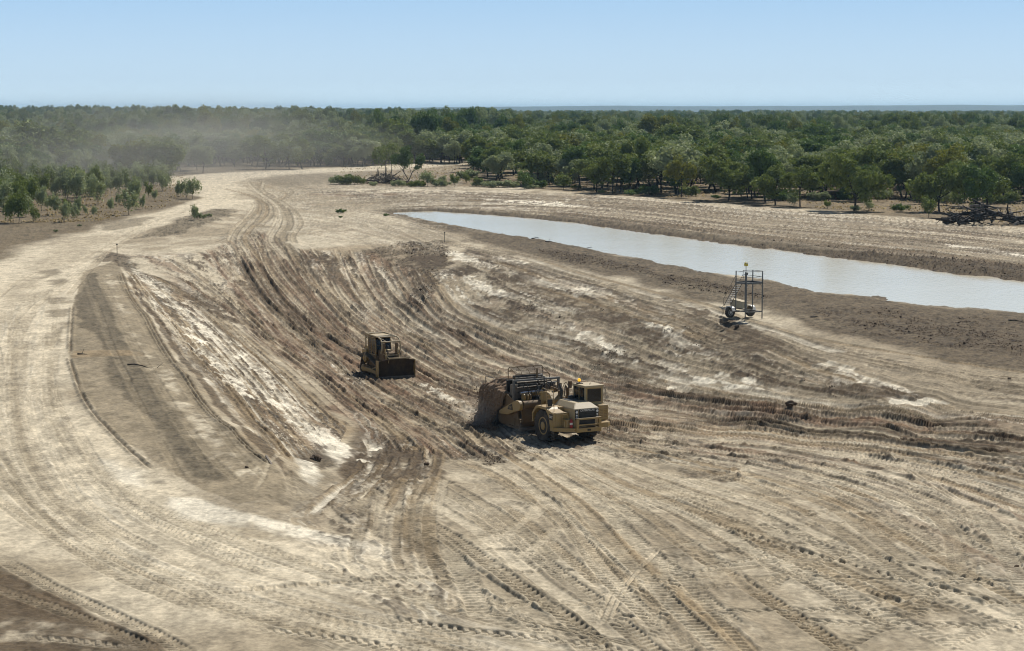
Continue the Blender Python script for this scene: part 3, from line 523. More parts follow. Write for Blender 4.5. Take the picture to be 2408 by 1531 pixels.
# ---------------- stains and scraped clay laid over the tracks ----------------
for i, q_ in enumerate(("1050 590 1110 600 1130 620 1070 610", "1080 640 1160 680 1220 700 1150 690 1090 660", "1230 748 1290 768 1300 776 1240 756", "1340 770 1420 790 1500 850 1440 830 1360 790", "1500 870 1580 890 1640 920 1560 905",
        "1550 850 1600 855 1610 875 1560 868", "1200 640 1350 670 1450 700 1380 695 1250 660", "1480 740 1600 780 1700 850 1580 800", "1700 880 1800 900 1850 920 1760 905", "1950 850 2060 890 2160 925 2050 900", "1640 890 1740 910 1700 915", "2100 930 2240 950 2100 950",
        "330 650 430 725 520 800 500 800 400 720", "545 800 640 890 700 960 690 965 600 880", "600 900 700 985 740 1015 700 1005 610 920", "440 770 540 870 600 940 570 925 470 830", "700 1015 770 1010 830 1060 805 1085 745 1045", "875 1050 885 1047 870 1080 855 1085", "990 900 1060 935 1150 975 1060 950", "770 850 850 905 800 885")):
    patch(q_, C_WHITE*1.03, .85, .15, 1.6, 1.3, seed=300+i, speck=.7)
for i, q_ in enumerate(("1120 620 1250 650 1330 690 1230 680", "1150 640 1300 690 1350 720 1250 700", "1300 700 1450 740 1600 800 1450 780", "1400 720 1600 790 1700 850 1550 810", "1300 770 1450 850 1600 900 1450 880", "1100 690 1230 740 1330 800 1180 760", "1560 700 1750 770 1900 840 1720 790", "1700 850 1900 910 2000 930 1850 915", "1620 760 1800 820 1750 830 1640 780", "1900 880 2100 920 2200 935 2050 935",
        "830 1060 870 1060 860 1120 820 1170 805 1130", "890 1060 1000 1055 1000 1100 960 1140 880 1140", "1030 1060 1045 1065 1035 1110 1010 1115", "960 600 1040 590 1050 640 1000 700 975 690 960 640", "700 600 790 605 800 625 720 620", "430 690 520 725 560 760 480 730", "650 1050 700 1070 740 1100 700 1095", "560 660 700 730 780 800 680 760", "980 740 1100 790 1250 860 1100 820", "1450 905 1650 930 1850 960 1650 955")):
    patch(q_, C_DARK*1.25, .85, .25, 2.4, 1.8, rough=.06, seed=340+i, speck=.75)
patch("740 780; 860 860; 960 930; 900 920; 800 850", C_RED*1.3, .6, .5, 2, 3, seed=380, speck=.7); patch("1440 915; 1700 950; 2000 980; 2300 1005; 2300 1030; 1900 1000; 1600 970", C_RED*1.2, .65, .5, 2, 4, seed=381, speck=.6)

patch("905 498; 1100 498; 1350 516; 1700 560; 2100 604; 2408 640; 2750 680; 2750 715; 2408 662; 2100 626; 1700 577; 1350 529; 1100 506; 915 501", C_DARK*1.25, .9, .8, 1.3, 4, rough=.15, seed=390)
patch("1300 497; 1600 528; 1900 566; 2200 592; 2750 655; 2750 670; 2200 606; 1850 574; 1550 538; 1300 508", C_DARK*1.5, .7, .6, 2, 4, rough=.12, seed=391, speck=.6)
track(spline(pts_of("1250 508; 1500 536; 1800 572; 2100 600; 2408 632; 2700 668"), 2.0), .7, 'rut', .05, .5, 0, C_DARK, .8, .45, 0, 792, brk=.1, bcol=C_DARK)

# ---------------- pond ----------------
ZW = -.45
POND = pts_of("912 501; 960 498; 1020 497; 1100 502; 1200 509; 1350 524; 1500 545; 1600 559; 1700 572; 1900 597; 2100 622; 2260 645; 2408 661; 2560 682; 2760 712; 2760 800; 2560 762; 2408 741; 2311 733; 2242 730; 2172 723; 2103 712; 2088 709; 2083 700; 2069 697; 2048 698; 2031 702; 2000 701; 1965 698; 1917 693; 1882 678; 1827 665; 1799 662; 1730 652; 1690 648; 1650 640; 1620 632; 1560 623; 1525 614; 1490 607; 1430 597; 1350 580; 1250 563; 1160 550; 1080 533; 1000 518; 960 509", ZW)
pb = block([p[0] for p in POND], [p[1] for p in POND], 14)
bx, by = X[pb], Y[pb]; sd = sdf(POND, bx, by)+(fbm(bx/3, by/5, 4, 91)-.5)*2.2*1.5+(fbm(bx/.9, by/1.4, 2, 95)-.5)*.9
ZT = Zm[pb]+H[pb]
lim = ZW+.02+np.where(sd < 0, np.maximum(sd*.3, -.8), np.minimum(sd*.22, 8)); Zmn = np.minimum(ZT, lim)
band = ramp((5.5, 1.5), sd)*.85
A[pb] += (np.array([.105, .080, .050])-A[pb])*band[..., None]; ROUGH[pb] = np.maximum(ROUGH[pb], band*.10)
wet = ramp((1.2, 0.0), sd)
A[pb] += (C_WET*1.6-A[pb])*(wet*.8)[..., None]
H[pb] = Zmn-Zm[pb]
ROUGH[pb] *= 1-.9*ramp((.5, -.5), sd)
# ---------------- clods & small grain ----------------
cl = np.clip(fbm(X/.45, Y/.45, 3, 61)-.5, -.5, .5)*2
cl2 = np.clip(vnoise(X/.9, Y/.9, 71)-.62, 0, 1)*3.2
ROUGH *= ramp((60, 130), Y)*.5+.5
H += ROUGH*(cl*1.4+cl2*ramp((.03, .09), ROUGH))
H += (fbm(X/2.6, Y/2.6, 3, 81)-.5)*.12*ramp((.01, .05), ROUGH)+(n_mid-.5)*.06
H += (n_tiny-.5)*.012
mot = ramp((.48, .62), fbm(X/1.1, Y/1.6, 4, 141, .65)); mot2 = ramp((.56, .66), fbm(X/.5, Y/.8, 3, 151, .6))
A *= (1+(n_fine-.5)*.45+(n_tiny-.5)*.22)[..., None]
mot3 = ramp((.5, .62), fbm(X/.28, Y/.42, 2, 161, .6)); rk = ramp((.025, .1), ROUGH)
A *= (1-.16*mot-(.1+.22*rk)*mot2-(.10+.28*rk)*mot3+.12*rk)[..., None]
A = np.clip(A, .02, .9)
# far country turns to forest floor green
A += (np.array([.045, .060, .028])-A)*(ramp((900, 1800), Y)*.9)[..., None]
Zt = Zm+H
V = np.stack([X, Y, Zt], -1).reshape(-1, 3)
idx = np.arange(NR*NCc).reshape(NR, NCc); f4 = np.stack([idx[:-1, :-1], idx[:-1, 1:], idx[1:, 1:], idx[1:, :-1]], -1).reshape(-1, 4)
def height(x, y):
    """finished ground height"""
    r = int(np.clip(np.searchsorted(YR, y), 1, NR-1)); c = int(np.clip(np.searchsorted(U, x/wfun(y)), 1, NCc-1))
    return float((Zt[r-1, c-1]+Zt[r, c]+Zt[r-1, c]+Zt[r, c-1])/4)
mg = NT('bare_soil'); at_ = mg.n('ShaderNodeAttribute', attribute_name='soil')
pos = mg.n('ShaderNodeNewGeometry').outputs['Position']
nA = mg.noise(pos, 3.0, 6, .7); nB = mg.noise(pos, 14.0, 4, .7)
c = mg.mix(mg.ramp(nA, [(.30, .0), (.72, 1.)]), (.68, .67, .66), (1.26, 1.25, 1.22))
c = mg.mix(1.0, at_.outputs['Color'], c, 'MULTIPLY')
mg.l(c, mg.b.inputs['Base Color']); mg.b.inputs['Roughness'].default_value = .95; mg.b.inputs['Specular IOR Level'].default_value = .15
mg.bump(nB, .6, .03)
ground = big_mesh('ground', V, f4, mg.m); ca = ground.data.color_attributes.new('soil', 'FLOAT_COLOR', 'POINT')
ca.data.foreach_set('color', np.concatenate([A.reshape(-1, 3), np.ones((NR*NCc, 1))], 1).astype(np.float32).ravel())
tag(ground, kind='structure')
# water
mw = NT('muddy_water'); pos = mw.n('ShaderNodeNewGeometry').outputs['Position']
mp = mw.n('ShaderNodeMapping'); mw.l(pos, mp.inputs[0]); mp.inputs['Scale'].default_value = (1.1, .5, 1)
n1 = mw.noise(mp.outputs[0], 1.6, 4, .6); n2 = mw.noise(pos, .05, 3, .5)
c = mw.mix(n2, (.56, .50, .36), (.66, .60, .46)); mw.l(c, mw.b.inputs['Base Color'])
mw.b.inputs['Roughness'].default_value = .12; mw.b.inputs['IOR'].default_value = 1.33; mw.bump(n1, .5, .08)
Pw = [p for p in POND]; cxw = np.mean([p[0] for p in Pw]); cyw = np.mean([p[1] for p in Pw])
bmw = bmesh.new(); out = []
for p in Pw: out.append(bmw.verts.new((p[0]+(3 if p[0] > cxw else -3)*0+0, p[1], ZW)))
fw = bmw.faces.new(out); bmesh.ops.triangulate(bmw, faces=[fw])
# widen the sheet a little so that it runs under the banks
me = bpy.data.meshes.new('pond_water'); 
N = len(Pw); a2 = sum(Pw[i][0]*Pw[(i+1) % N][1]-Pw[(i+1) % N][0]*Pw[i][1] for i in range(N)); sgn = 1 if a2 > 0 else -1
bmw.verts.ensure_lookup_table()
for i in range(N):
    a_, b_, c_ = np.array(Pw[i-1][:2]), np.array(Pw[i][:2]), np.array(Pw[(i+1) % N][:2]); t_ = c_-a_; t_ = t_/np.linalg.norm(t_)
    nrm = np.array([t_[1], -t_[0]])*sgn; bmw.verts[i].co = (b_[0]+nrm[0]*1.6, b_[1]+nrm[1]*1.6, ZW)
bmw.normal_update()
for f in bmw.faces:
    if f.normal.z < 0: f.normal_flip()
bmw.to_mesh(me); bmw.free(); me.materials.append(mw.m)
water = bpy.data.objects.new('water', me); COL.objects.link(water); tag(water, kind='structure')
# ================= vegetation =================
def leafmat(name, a, b, trans=.18):
    m = NT(name); oi = m.n('ShaderNodeObjectInfo'); geo = m.n('ShaderNodeNewGeometry'); tc = m.n('ShaderNodeTexCoord').outputs['Object']
    f = m.noise(tc, .9, 3, .6)
    ad = m.n('ShaderNodeMath', operation='MULTIPLY_ADD'); m.l(oi.outputs['Random'], ad.inputs[0]); ad.inputs[1].default_value = .45
    mu = m.n('ShaderNodeMath', operation='MULTIPLY_ADD'); m.l(geo.outputs['Random Per Island'], mu.inputs[0]); mu.inputs[1].default_value = .3; m.l(f, mu.inputs[2]); m.l(mu.outputs[0], ad.inputs[2])
    c = m.ramp(ad.outputs[0], [(.35, a), (.95, b)])
    m.l(c, m.b.inputs['Base Color']); m.b.inputs['Roughness'].default_value = .75; m.b.inputs['Specular IOR Level'].default_value = .12
    tr = m.n('ShaderNodeBsdfTranslucent'); m.l(m.mix(.5, c, (b[0]*1.3, b[1]*1.4, b[2]*.6)), tr.inputs['Color'])
    mx = m.n('ShaderNodeMixShader'); mx.inputs[0].default_value = trans; m.l(m.b.outputs[0], mx.inputs[1]); m.l(tr.outputs[0], mx.inputs[2]); m.l(mx.outputs[0], m.out.inputs[0])
    return m.m
LEAF = {'dark green': leafmat('leaves_dark_green', (.05, .09, .03), (.14, .20, .058)),
        'olive': leafmat('leaves_olive', (.085, .12, .036), (.20, .235, .068)),
        'yellow-green': leafmat('leaves_yellow_green', (.11, .125, .028), (.25, .25, .055)),
        'grey-green': leafmat('leaves_grey_green', (.16, .19, .11), (.34, .37, .21))}
def barkmat(name, col):
    m = NT(name); tc = m.n('ShaderNodeTexCoord').outputs['Object']; f = m.noise(tc, 3, 5, .7)
    m.l(m.mix(f, tuple(x*.6 for x in col), tuple(x*1.4 for x in col)), m.b.inputs['Base Color']); m.b.inputs['Roughness'].default_value = .95
    m.bump(f, .5, .05); return m.m
BARK = barkmat('dark_bark', (.045, .034, .026)); BARKP = barkmat('pale_dead_wood', (.22, .19, .155))
def tube(Vs, Fs, p, q, r0, r1, n=5):
    p = np.array(p, float); q = np.array(q, float); d = q-p; L = np.linalg.norm(d)
    if L < 1e-6: return
    d /= L; a = np.cross(d, [0, 0, 1] if abs(d[2]) < .9 else [1, 0, 0]); a /= np.linalg.norm(a); b = np.cross(d, a); k = len(Vs)
    for c, r in ((p, r0), (q, r1)):
        for i in range(n):
            t = 2*math.pi*i/n; Vs.append(tuple(c+r*(a*math.cos(t)+b*math.sin(t))))
    for i in range(n): Fs.append((k+i, k+(i+1) % n, k+n+(i+1) % n, k+n+i))
    Fs.append(tuple(k+n+i for i in range(n)))
def gen_tree(seed, h=10.0, fork=.35, spread=.42, limbs=4, sub=3, leaves=90, clump=1.25, flat=.72, leaf=.26, lean=.1, stems=1, r=.17, lowcut=.12):
    """returns trunk mesh, leaf mesh; height h"""
    g_ = np.random.default_rng(seed); TV, TF = [], []; tips = []
    for s in range(stems):
        base = np.array([g_.normal(0, .25), g_.normal(0, .25), -.3]) if stems > 1 else np.array([0, 0, -.3])
        rr_ = r*(.75 if stems > 1 else 1)
        ln = g_.normal(0, lean, 2); top = base+np.array([ln[0]*h*.5, ln[1]*h*.5, h*fork*g_.uniform(.85, 1.15)+.3]); mid = (base+top)/2+np.append(g_.normal(0, .02*h, 2), 0)
        tube(TV, TF, base, mid, rr_*1.25, rr_*.95, 7); tube(TV, TF, mid, top, rr_*.95, rr_*.8, 7)
        n = max(2, limbs//stems+(s == 0)); a0 = g_.uniform(0, 6.28)
        for i in range(n):
            az = a0+i*6.283/n+g_.normal(0, .35); el = g_.uniform(.5, 1.25) if i else 1.35; L = h*g_.uniform(.28, .42)*(1.15 if i == 0 else 1)
            d = np.array([math.cos(az)*math.cos(el), math.sin(az)*math.cos(el), math.sin(el)]); d[:2] *= spread/.42
            st = top-(top-mid)*g_.uniform(0, .7); p1 = st+d*L*.5+np.array([0, 0, -.03*h]); p2 = p1+(d+np.array([0, 0, .35]))*L*.5
            tube(TV, TF, st, p1, rr_*.6, rr_*.42, 6); tube(TV, TF, p1, p2, rr_*.42, rr_*.25, 5)
            for j in range(sub):
                az2 = az+g_.normal(0, .9); el2 = g_.uniform(.1, 1.2); L2 = h*g_.uniform(.12, .24)
                d2 = np.array([math.cos(az2)*math.cos(el2), math.sin(az2)*math.cos(el2), math.sin(el2)]); s2 = p1+(p2-p1)*g_.uniform(.1, 1); e2 = s2+d2*L2
                tube(TV, TF, s2, e2, rr_*.22, rr_*.1, 4); tips.append(e2)
                if g_.random() < .5: tips.append((s2+e2)/2+g_.normal(0, .25, 3))
            tips.append(p2)
            if g_.random() < .6: tips.append(p1+g_.normal(0, .3, 3))
    tips = np.array(tips); zt = tips[:, 2].max(); LV = []; 
    cen = []; sizes = []
    for t in tips:
        R_ = clump*g_.uniform(.45, 1.45)*h/10; m = int(leaves*(R_/clump*10/h)**1.5)
        v = g_.normal(0, 1, (m, 3)); v /= np.linalg.norm(v, axis=1)[:, None]; v *= (g_.uniform(.25, 1, m)**.45)[:, None]
        c = t+v*np.array([R_, R_, R_*flat])+np.array([0, 0, R_*.1]); c[:, 2] -= (g_.random(m) < .25)*g_.uniform(0, R_*.9, m); cen.append(c); sizes.append(np.full(m, leaf)*g_.uniform(.6, 1.5, m))
    c = np.concatenate(cen); s = np.concatenate(sizes)
    keep = c[:, 2] > h*lowcut; c = c[keep]; s = s[keep]; m = len(c)
    n = g_.normal(0, 1, (m, 3)); n[:, 2] = np.abs(n[:, 2])*.9+.2; n /= np.linalg.norm(n, axis=1)[:, None]
    a = np.cross(n, g_.normal(0, 1, (m, 3))); a /= np.linalg.norm(a, axis=1)[:, None]; b = np.cross(n, a)
    a *= s[:, None]; b *= (s*.55)[:, None]
    LV = np.stack([c-a, c+b*.9, c+a, c-b], 1).reshape(-1, 3)
    sc_ = h/max(LV[:, 2].max(), .1); LV *= sc_; TV = [tuple(np.array(v)*sc_) for v in TV]
    LF = np.arange(m*4).reshape(m, 4)
    return TV, TF, LV, LF
def tree_mesh(name, seed, **kw):
    TV, TF, LV, LF = gen_tree(seed, **kw)
    t = bpy.data.meshes.new(name+'_trunk'); t.from_pydata(TV, [], TF); t.materials.append(BARK); t.polygons.foreach_set('use_smooth', [True]*len(t.polygons)); t.update()
    l = bpy.data.meshes.new(name+'_crown'); n = len(LV); m = len(LF)
    l.vertices.add(n); l.vertices.foreach_set('co', LV.astype(np.float32).ravel()); l.loops.add(m*4); l.loops.foreach_set('vertex_index', LF.astype(np.int32).ravel())
    l.polygons.add(m); l.polygons.foreach_set('loop_start', np.arange(0, m*4, 4, dtype=np.int32)); l.update(calc_edges=True); l.materials.append(LEAF['olive'])
    return t, l
KINDS = {   # shape -> list of (trunk mesh, crown mesh) of unit height 10 m
 'round': [tree_mesh('round', 100+i, fork=.34, spread=.46, limbs=6, sub=4, leaves=120, clump=1.1) for i in range(3)],
 'broad': [tree_mesh('broad', 200+i, fork=.28, spread=.60, limbs=5, sub=4, leaves=120, clump=1.15, flat=.7, lean=.16) for i in range(3)],
 'tall': [tree_mesh('tall', 300+i, fork=.45, spread=.34, limbs=4, sub=4, leaves=95, clump=1.1, flat=.7, lean=.14, r=.13) for i in range(3)],
 'forked': [tree_mesh('forked', 400+i, fork=.28, spread=.5, limbs=5, sub=4, leaves=90, clump=1.2, stems=2, lean=.25) for i in range(2)],
 'sapling': [tree_mesh('sapling', 500+i, fork=.24, spread=.30, limbs=5, sub=4, leaves=30, clump=1.05, flat=1.5, leaf=.36, r=.09, stems=1+i % 2) for i in range(4)],
 'bushy': [tree_mesh('bushy', 600+i, fork=.10, spread=.85, limbs=6, sub=4, leaves=36, clump=1.7, flat=.9, leaf=.55, r=.10, stems=2, lowcut=.02) for i in range(2)],
 'sparse': [tree_mesh('sparse', 700+i, fork=.4, spread=.45, limbs=4, sub=2, leaves=40, clump=1.0, flat=.6, lean=.2, r=.11) for i in range(2)]}
trees = []   # (px, py, height, shape, colour, width factor)
def add_tree(vx, vy, hpx, shape, colour, wide=1.0, name=None, where=None):
    p = on_plane(vx, vy, 0); dep = p[1]
    trees.append(dict(x=p[0], y=p[1], h=hpx*dep/F, s=shape, c=colour, w=wide, n=name, where=where))
def from4(x, y, h, *a, **k): add_tree(x/4.096, 223.4+y/4.096, h/4.096, *a, **k)
def from5(x, y, h, *a, **k): add_tree(588+x/4.096, 223.4+y/4.096, h/4.096, *a, **k)
def from6(x, y, h, *a, **k): add_tree(1176+x/4.096, 223.4+y/4.096, h/4.096, *a, **k)
def from7(x, y, h, *a, **k): add_tree(1763.7+x/3.737, 223.4+y/3.737, h/3.737, *a, **k)
SAP = [(110,1235,250),(180,1240,270),(40,1160,300),(290,1100,300),(325,1230,150),(530,1165,200),(615,1235,210),(650,1200,190),(705,1215,140),(750,1170,170),(640,1010,250),(735,1030,260),(940,1060,280),(1065,1130,120),(1235,1165,210),(1315,1060,240),(1375,1100,130),(460,1110,120),(360,1050,180),(420,1000,210),(250,1020,250),(130,960,250),(60,900,240),(1150,960,190),(1210,940,190),(1320,950,170),(1430,990,150),(1490,1020,100),(1560,930,200),(1600,920,170),(1700,980,110),(1740,980,150),(1800,990,170),(1855,1000,180),(1020,960,180),(900,950,160),(830,960,200),(700,930,210),(560,900,200),(440,880,190),(300,860,200),(180,880,210),(1240,880,160),(1100,890,150),(980,880,150),(640,860,160),(1380,900,160),(1480,900,180),(820,1160,80),(905,1185,100),(20,1060,230),(540,1010,180),(1150,1060,100),(1880,1245,130),(1280,1010,150),(200,1010,230),(80,1100,260),(160,1120,270),(240,1180,200),(400,1120,220),(500,950,230),(690,960,230),(590,960,240),(770,1020,220),(860,1010,220),(1000,930,200),(1060,900,190),(1180,860,180),(330,930,240),(80,990,250),(20,900,250),(150,860,220),(390,850,200),(520,850,190),(760,870,180),(880,850,170),(1330,860,170),(1430,860,170),(1540,870,170)]
rt = random.Random(5)
for x, y, h in SAP: from4(x, y, h*rt.uniform(1.05, 1.3), 'sapling', rt.choice(['grey-green', 'grey-green', 'grey-green', 'olive']) if x > 300 else rt.choice(['olive', 'grey-green', 'olive']), rt.uniform(.6, .95))
for k_ in range(52):
    vx_ = rt.uniform(-5, 400); vy_ = rt.uniform(404, np.interp(vx_, [0, 200, 400], [500, 470, 432])); add_tree(vx_, vy_, rt.uniform(48, 78)*(.75 if vx_ > 250 else 1), 'sapling' if k_ % 3 else 'tall', rt.choice(['grey-green', 'grey-green', 'olive']), rt.uniform(.7, 1.0))
for x, y, h, s in [(110,700,400,'tall'),(470,680,260,'broad'),(620,740,250,'round'),(1020,745,280,'broad'),(905,720,230,'round'),(1405,730,260,'forked'),(1560,740,290,'broad'),(1745,740,270,'round'),(1900,725,260,'tall'),(1955,750,270,'round'),(2150,680,260,'forked'),(2345,655,210,'round'),(1290,580,170,'tall'),(240,680,240,'round'),(310,690,260,'tall'),(0,720,300,'tall'),(1160,690,250,'round'),(1240,660,200,'tall'),(780,660,230,'round'),(1680,650,220,'tall')]:
    from4(x, y, h, s, rt.choice(['grey-green', 'olive', 'grey-green']), rt.uniform(1, 1.25))
for x, y, h, s, c, w_ in [(10,680,250,'forked','olive',1.1),(150,710,330,'broad','olive',1.1),(365,715,290,'forked','grey-green',1.1),(505,715,300,'broad','olive',1.1),(650,670,230,'tall','grey-green',1),(740,690,140,'sapling','olive',1.3),(900,665,260,'tall','grey-green',1),(1040,690,200,'round','grey-green',1.1),(1090,690,210,'tall','grey-green',1),(1195,680,270,'tall','olive',1.1),(1300,820,370,'sparse','olive',1),(1365,760,300,'sparse','olive',.9),(1530,830,350,'forked','dark green',.9),(1480,800,220,'sparse','olive',1),(1710,880,160,'sapling','grey-green',1.2),(1640,820,120,'dead','',1),(1970,885,130,'sapling','olive',1.2),(2140,740,330,'round','yellow-green',.95),(2200,740,370,'broad','olive',1.0),(2290,790,300,'broad','dark green',1.15),(2390,800,290,'round','dark green',1.15),(1870,610,240,'tall','olive',1),(2030,630,240,'round','grey-green',1),(1610,620,240,'tall','grey-green',1),(1770,610,210,'round','olive',1),(1740,610,230,'tall','grey-green',1),(2010,630,200,'tall','olive',1),(1850,860,90,'sapling','grey-green',1.4),(1950,640,60,'sapling','olive',1.3),(2080,850,110,'sapling','olive',1.3),(2200,880,100,'sapling','olive',1.4)]:
    from5(x, y, h, s, c, w_)
for x, y, h, s, c, w_ in [(20,800,380,'broad','dark green',1),(150,740,300,'round','olive',1.1),(230,905,200,'sapling','dark green',1.4),(410,810,480,'sparse','olive',.9),(520,830,340,'broad','olive',1),(300,700,260,'tall','yellow-green',1),(350,710,200,'dead','',1),(610,910,170,'sapling','olive',1.3),(665,810,250,'round','olive',1),(930,940,290,'round','olive',1.1),(880,840,230,'round','dark green',1),(1080,950,440,'tall','olive',1.1),(1120,880,300,'round','dark green',1),(1245,945,350,'round','dark green',.9),(1350,915,530,'broad','olive',.85),(1505,820,350,'tall','olive',1.2),(1640,720,330,'broad','dark green',1.1),(1745,985,420,'tall','yellow-green',1),(1720,960,260,'round','dark green',1.2),(1860,870,300,'forked','olive',1.1),(1935,850,280,'round','yellow-green',1),(2200,1020,440,'broad','olive',1.25),(2325,980,330,'tall','olive',1.2),(2390,900,330,'round','olive',1.1),(1530,610,430,'round','yellow-green',1.15),(560,640,240,'round','olive',1),(800,640,260,'broad','yellow-green',1),(1000,700,330,'tall','olive',1)]:
    from6(x, y, h, s, c, w_)
for x, y, h, s, c, w_ in [(15,915,380,'round','olive',1.2),(45,900,300,'forked','olive',1.1),(225,970,360,'broad','olive',1),(150,890,330,'round','yellow-green',1.2),(440,985,380,'tall','olive',1.3),(540,890,320,'round','olive',1.2),(655,885,330,'forked','olive',1.2),(795,845,300,'tall','olive',1.2),(915,1020,520,'broad','olive',1),(970,935,330,'round','dark green',1.2),(1180,820,300,'round','olive',1.2),(1320,865,180,'dead','',1),(1420,910,300,'broad','olive',1.1),(1580,870,330,'round','dark green',1.2),(1665,1030,460,'broad','olive',1),(1800,880,300,'round','olive',1.2),(1935,1040,440,'broad','dark green',1),(2080,990,400,'broad','olive',1.1),(2235,900,350,'forked','dark green',1.2),(2400,870,420,'broad','dark green',1.1),(2500,900,420,'broad','olive',1.1),(1570,1080,200,'sapling','olive',1.1),(1035,1015,110,'sapling','grey-green',1.3),(2320,820,300,'tall','yellow-green',1),(385,980,120,'sapling','grey-green',1.4),(680,1000,80,'sapling','olive',1.4),(1480,960,160,'sapling','olive',1.6),(1700,970,150,'sapling','grey-green',1.6),(1830,990,150,'sapling','olive',1.5),(1200,930,120,'sapling','grey-green',1.5),(1120,940,130,'sapling','olive',1.5),(2300,960,130,'sapling','olive',1.5)]:
    from7(x, y, h, s, c, w_)
# low shrubs along the cleared edge
for x, y, h, w_ in [(1840,975,110,1.4),(1290,965,60,2.2),(1450,960,100,1.6),(460,850,90,1.0),(290,905,45,2.2),(60,890,75,1.8),(560,880,45,1.8),(740,900,40,1.5),(400,900,90,1.1),(330,860,130,1.2),(2080,1000,40,1.5),(1380,950,60,1.4),(980,945,35,1.5),(120,885,60,1.5),(250,850,110,1.0)]:
    from6(x, y, h, 'bushy', rt.choice(['dark green', 'olive', 'grey-green']), w_)
for x, y, h, w_ in [(300,930,110,1.3),(620,930,90,1.6),(870,920,120,1.3),(930,1020,55,1.2),(1320,1020,70,1.3),(700,920,45,1.5),(2150,960,90,1.5),(2000,1000,60,1.4)]:
    from7(x, y, h, 'bushy', rt.choice(['dark green', 'olive', 'grey-green']), w_)
for x, y, h, w_ in [(850,860,95,1.1),(930,862,110,1.2),(1010,862,90,1.2),(1560,885,60,1.4),(1640,885,70,1.2),(1790,880,80,1.2),(1880,880,55,1.2),(2100,810,100,1.5),(2250,880,60,2),(2350,890,70,1.8),(1430,880,70,1.2),(1180,875,45,1.5)]:
    from5(x, y, h, 'bushy', rt.choice(['grey-green', 'olive', 'grey-green']), w_)
for x, y, h, w_ in [(1900,1235,70,.7),(1965,1228,45,1.0),(2015,1215,35,1.0),(540,1325,28,1.2),(765,1275,22,1.2),(390,1000,80,1)]:
    from4(x, y, h, 'bushy', 'grey-green', w_)
add_tree(802, 501, 11, 'bushy', 'dark green', 1.3); add_tree(800, 513, 5, 'bushy', 'dark green', 1.5); add_tree(908, 509, 7, 'bushy', 'dark green', 1.2)
handmade = len(trees)
# the wood behind: scattered stems, nearest ones as single trees, the rest as one mass
def blocked(x, y):
    vx, vy = to_px(x, y, 0)
    if vx < 1115 and vy > 392-(vx > 900)*6: return not (vx < 420 and vy < 428)
    edge = np.interp(vx, [1000, 1060, 1180, 1400, 1600, 1800, 2000, 2200, 2408, 2750], [388, 400, 432, 452, 468, 482, 497, 510, 530, 560])
    if vx > 1040 and vy > edge-3: return True
    return False
occ = {}
def cell(x, y, s=4.6): return (int(x//s), int(y//s))
for t in trees: occ[cell(t['x'], t['y'])] = 1
cand = []
def scatter(d0, d1, dens, hmin, hmax):
    k0 = .36; area = k0*(d1*d1-d0*d0); n = int(area*dens)
    for _ in range(n):
        d = math.sqrt(rt.uniform(d0*d0, d1*d1)); x = d*rt.uniform(-k0, k0)
        if blocked(x, d): continue
        c = cell(x, d)
        if any((c[0]+i, c[1]+j) in occ for i in (-1, 0, 1) for j in (-1, 0, 1)) and (d < 900 and rt.random() < .85): continue
        occ[c] = 1; vx = to_px(x, d, 0)[0]
        gap = fbm(np.array([x/60]), np.array([d/90]), 2, 99)[0]
        if gap < .33 and rt.random() < .7: continue
        h = rt.uniform(hmin, hmax)*(rt.uniform(1.1, 1.35) if rt.random() < .06 else 1)
        cand.append((d, x, h))
scatter(470, 900, 1/34, 8.5, 14.5); cand.sort()
room = 298-len(trees)
single = [c for c in cand if -10 < to_px(c[1], c[0], 0)[0] < 2418][:room]; sset = set(single); rest = [c for c in cand if c not in sset]
for d, x, h in single:
    vx = to_px(x, d, 0)[0]; pal = ['olive', 'olive', 'yellow-green', 'dark green', 'grey-green'] if vx > 1100 else ['grey-green', 'olive', 'grey-green']
    trees.append(dict(x=x, y=d, h=h, s=rt.choice(['round', 'broad', 'tall', 'round', 'forked']), c=rt.choice(pal), w=rt.uniform(.8, 1.1), n=None, where=None))
# dead tree: bare limbs only
def bare_mesh(seed):
    TV, TF, LV, LF = gen_tree(seed, fork=.35, spread=.5, limbs=4, sub=4, leaves=2, r=.12)
    t = bpy.data.meshes.new('bare'); t.from_pydata(TV, [], TF); t.materials.append(BARKP); t.update(); return t
BARE = [bare_mesh(901), bare_mesh(902), bare_mesh(903)]
ORD = ['first', 'second', 'third', 'fourth', 'fifth', 'sixth', 'seventh', 'eighth', 'ninth', 'tenth', 'eleventh', 'twelfth', 'thirteenth', 'fourteenth', 'fifteenth', 'sixteenth', 'seventeenth', 'eighteenth', 'nineteenth', 'twentieth', 'twenty-first', 'twenty-second', 'twenty-third', 'twenty-fourth', 'twenty-fifth', 'twenty-sixth', 'twenty-seventh', 'twenty-eighth', 'twenty-ninth', 'thirtieth']
for t in trees:
    t['px'], t['py'] = to_px(t['x'], t['y'], 0)
    if t['s'] == 'bushy': t['fam'] = 'shrub'
    elif t['s'] == 'sapling': t['fam'] = 'sapling'
    elif t['s'] == 'dead': t['fam'] = 'dead'
    else: t['fam'] = 'tree'
    t['side'] = 'l' if t['px'] < 1100 else 'r'
SIDE = {('tree', 'l'): 'behind the road', ('tree', 'r'): 'beyond the pond', ('sapling', 'l'): 'left of the haul road', ('sapling', 'r'): 'edging the strip', ('shrub', 'l'): 'by the road bend', ('shrub', 'r'): 'edging the strip', ('dead', 'l'): 'behind the road', ('dead', 'r'): 'beyond the pond'}
FAMN = {'tree': ('gum_tree', 'tree', 'gum trees '), 'sapling': ('sapling', 'sapling', 'saplings '), 'shrub': ('shrub', 'shrub', 'shrubs '), 'dead': ('dead_tree', 'dead tree', 'bare dead trees ')}
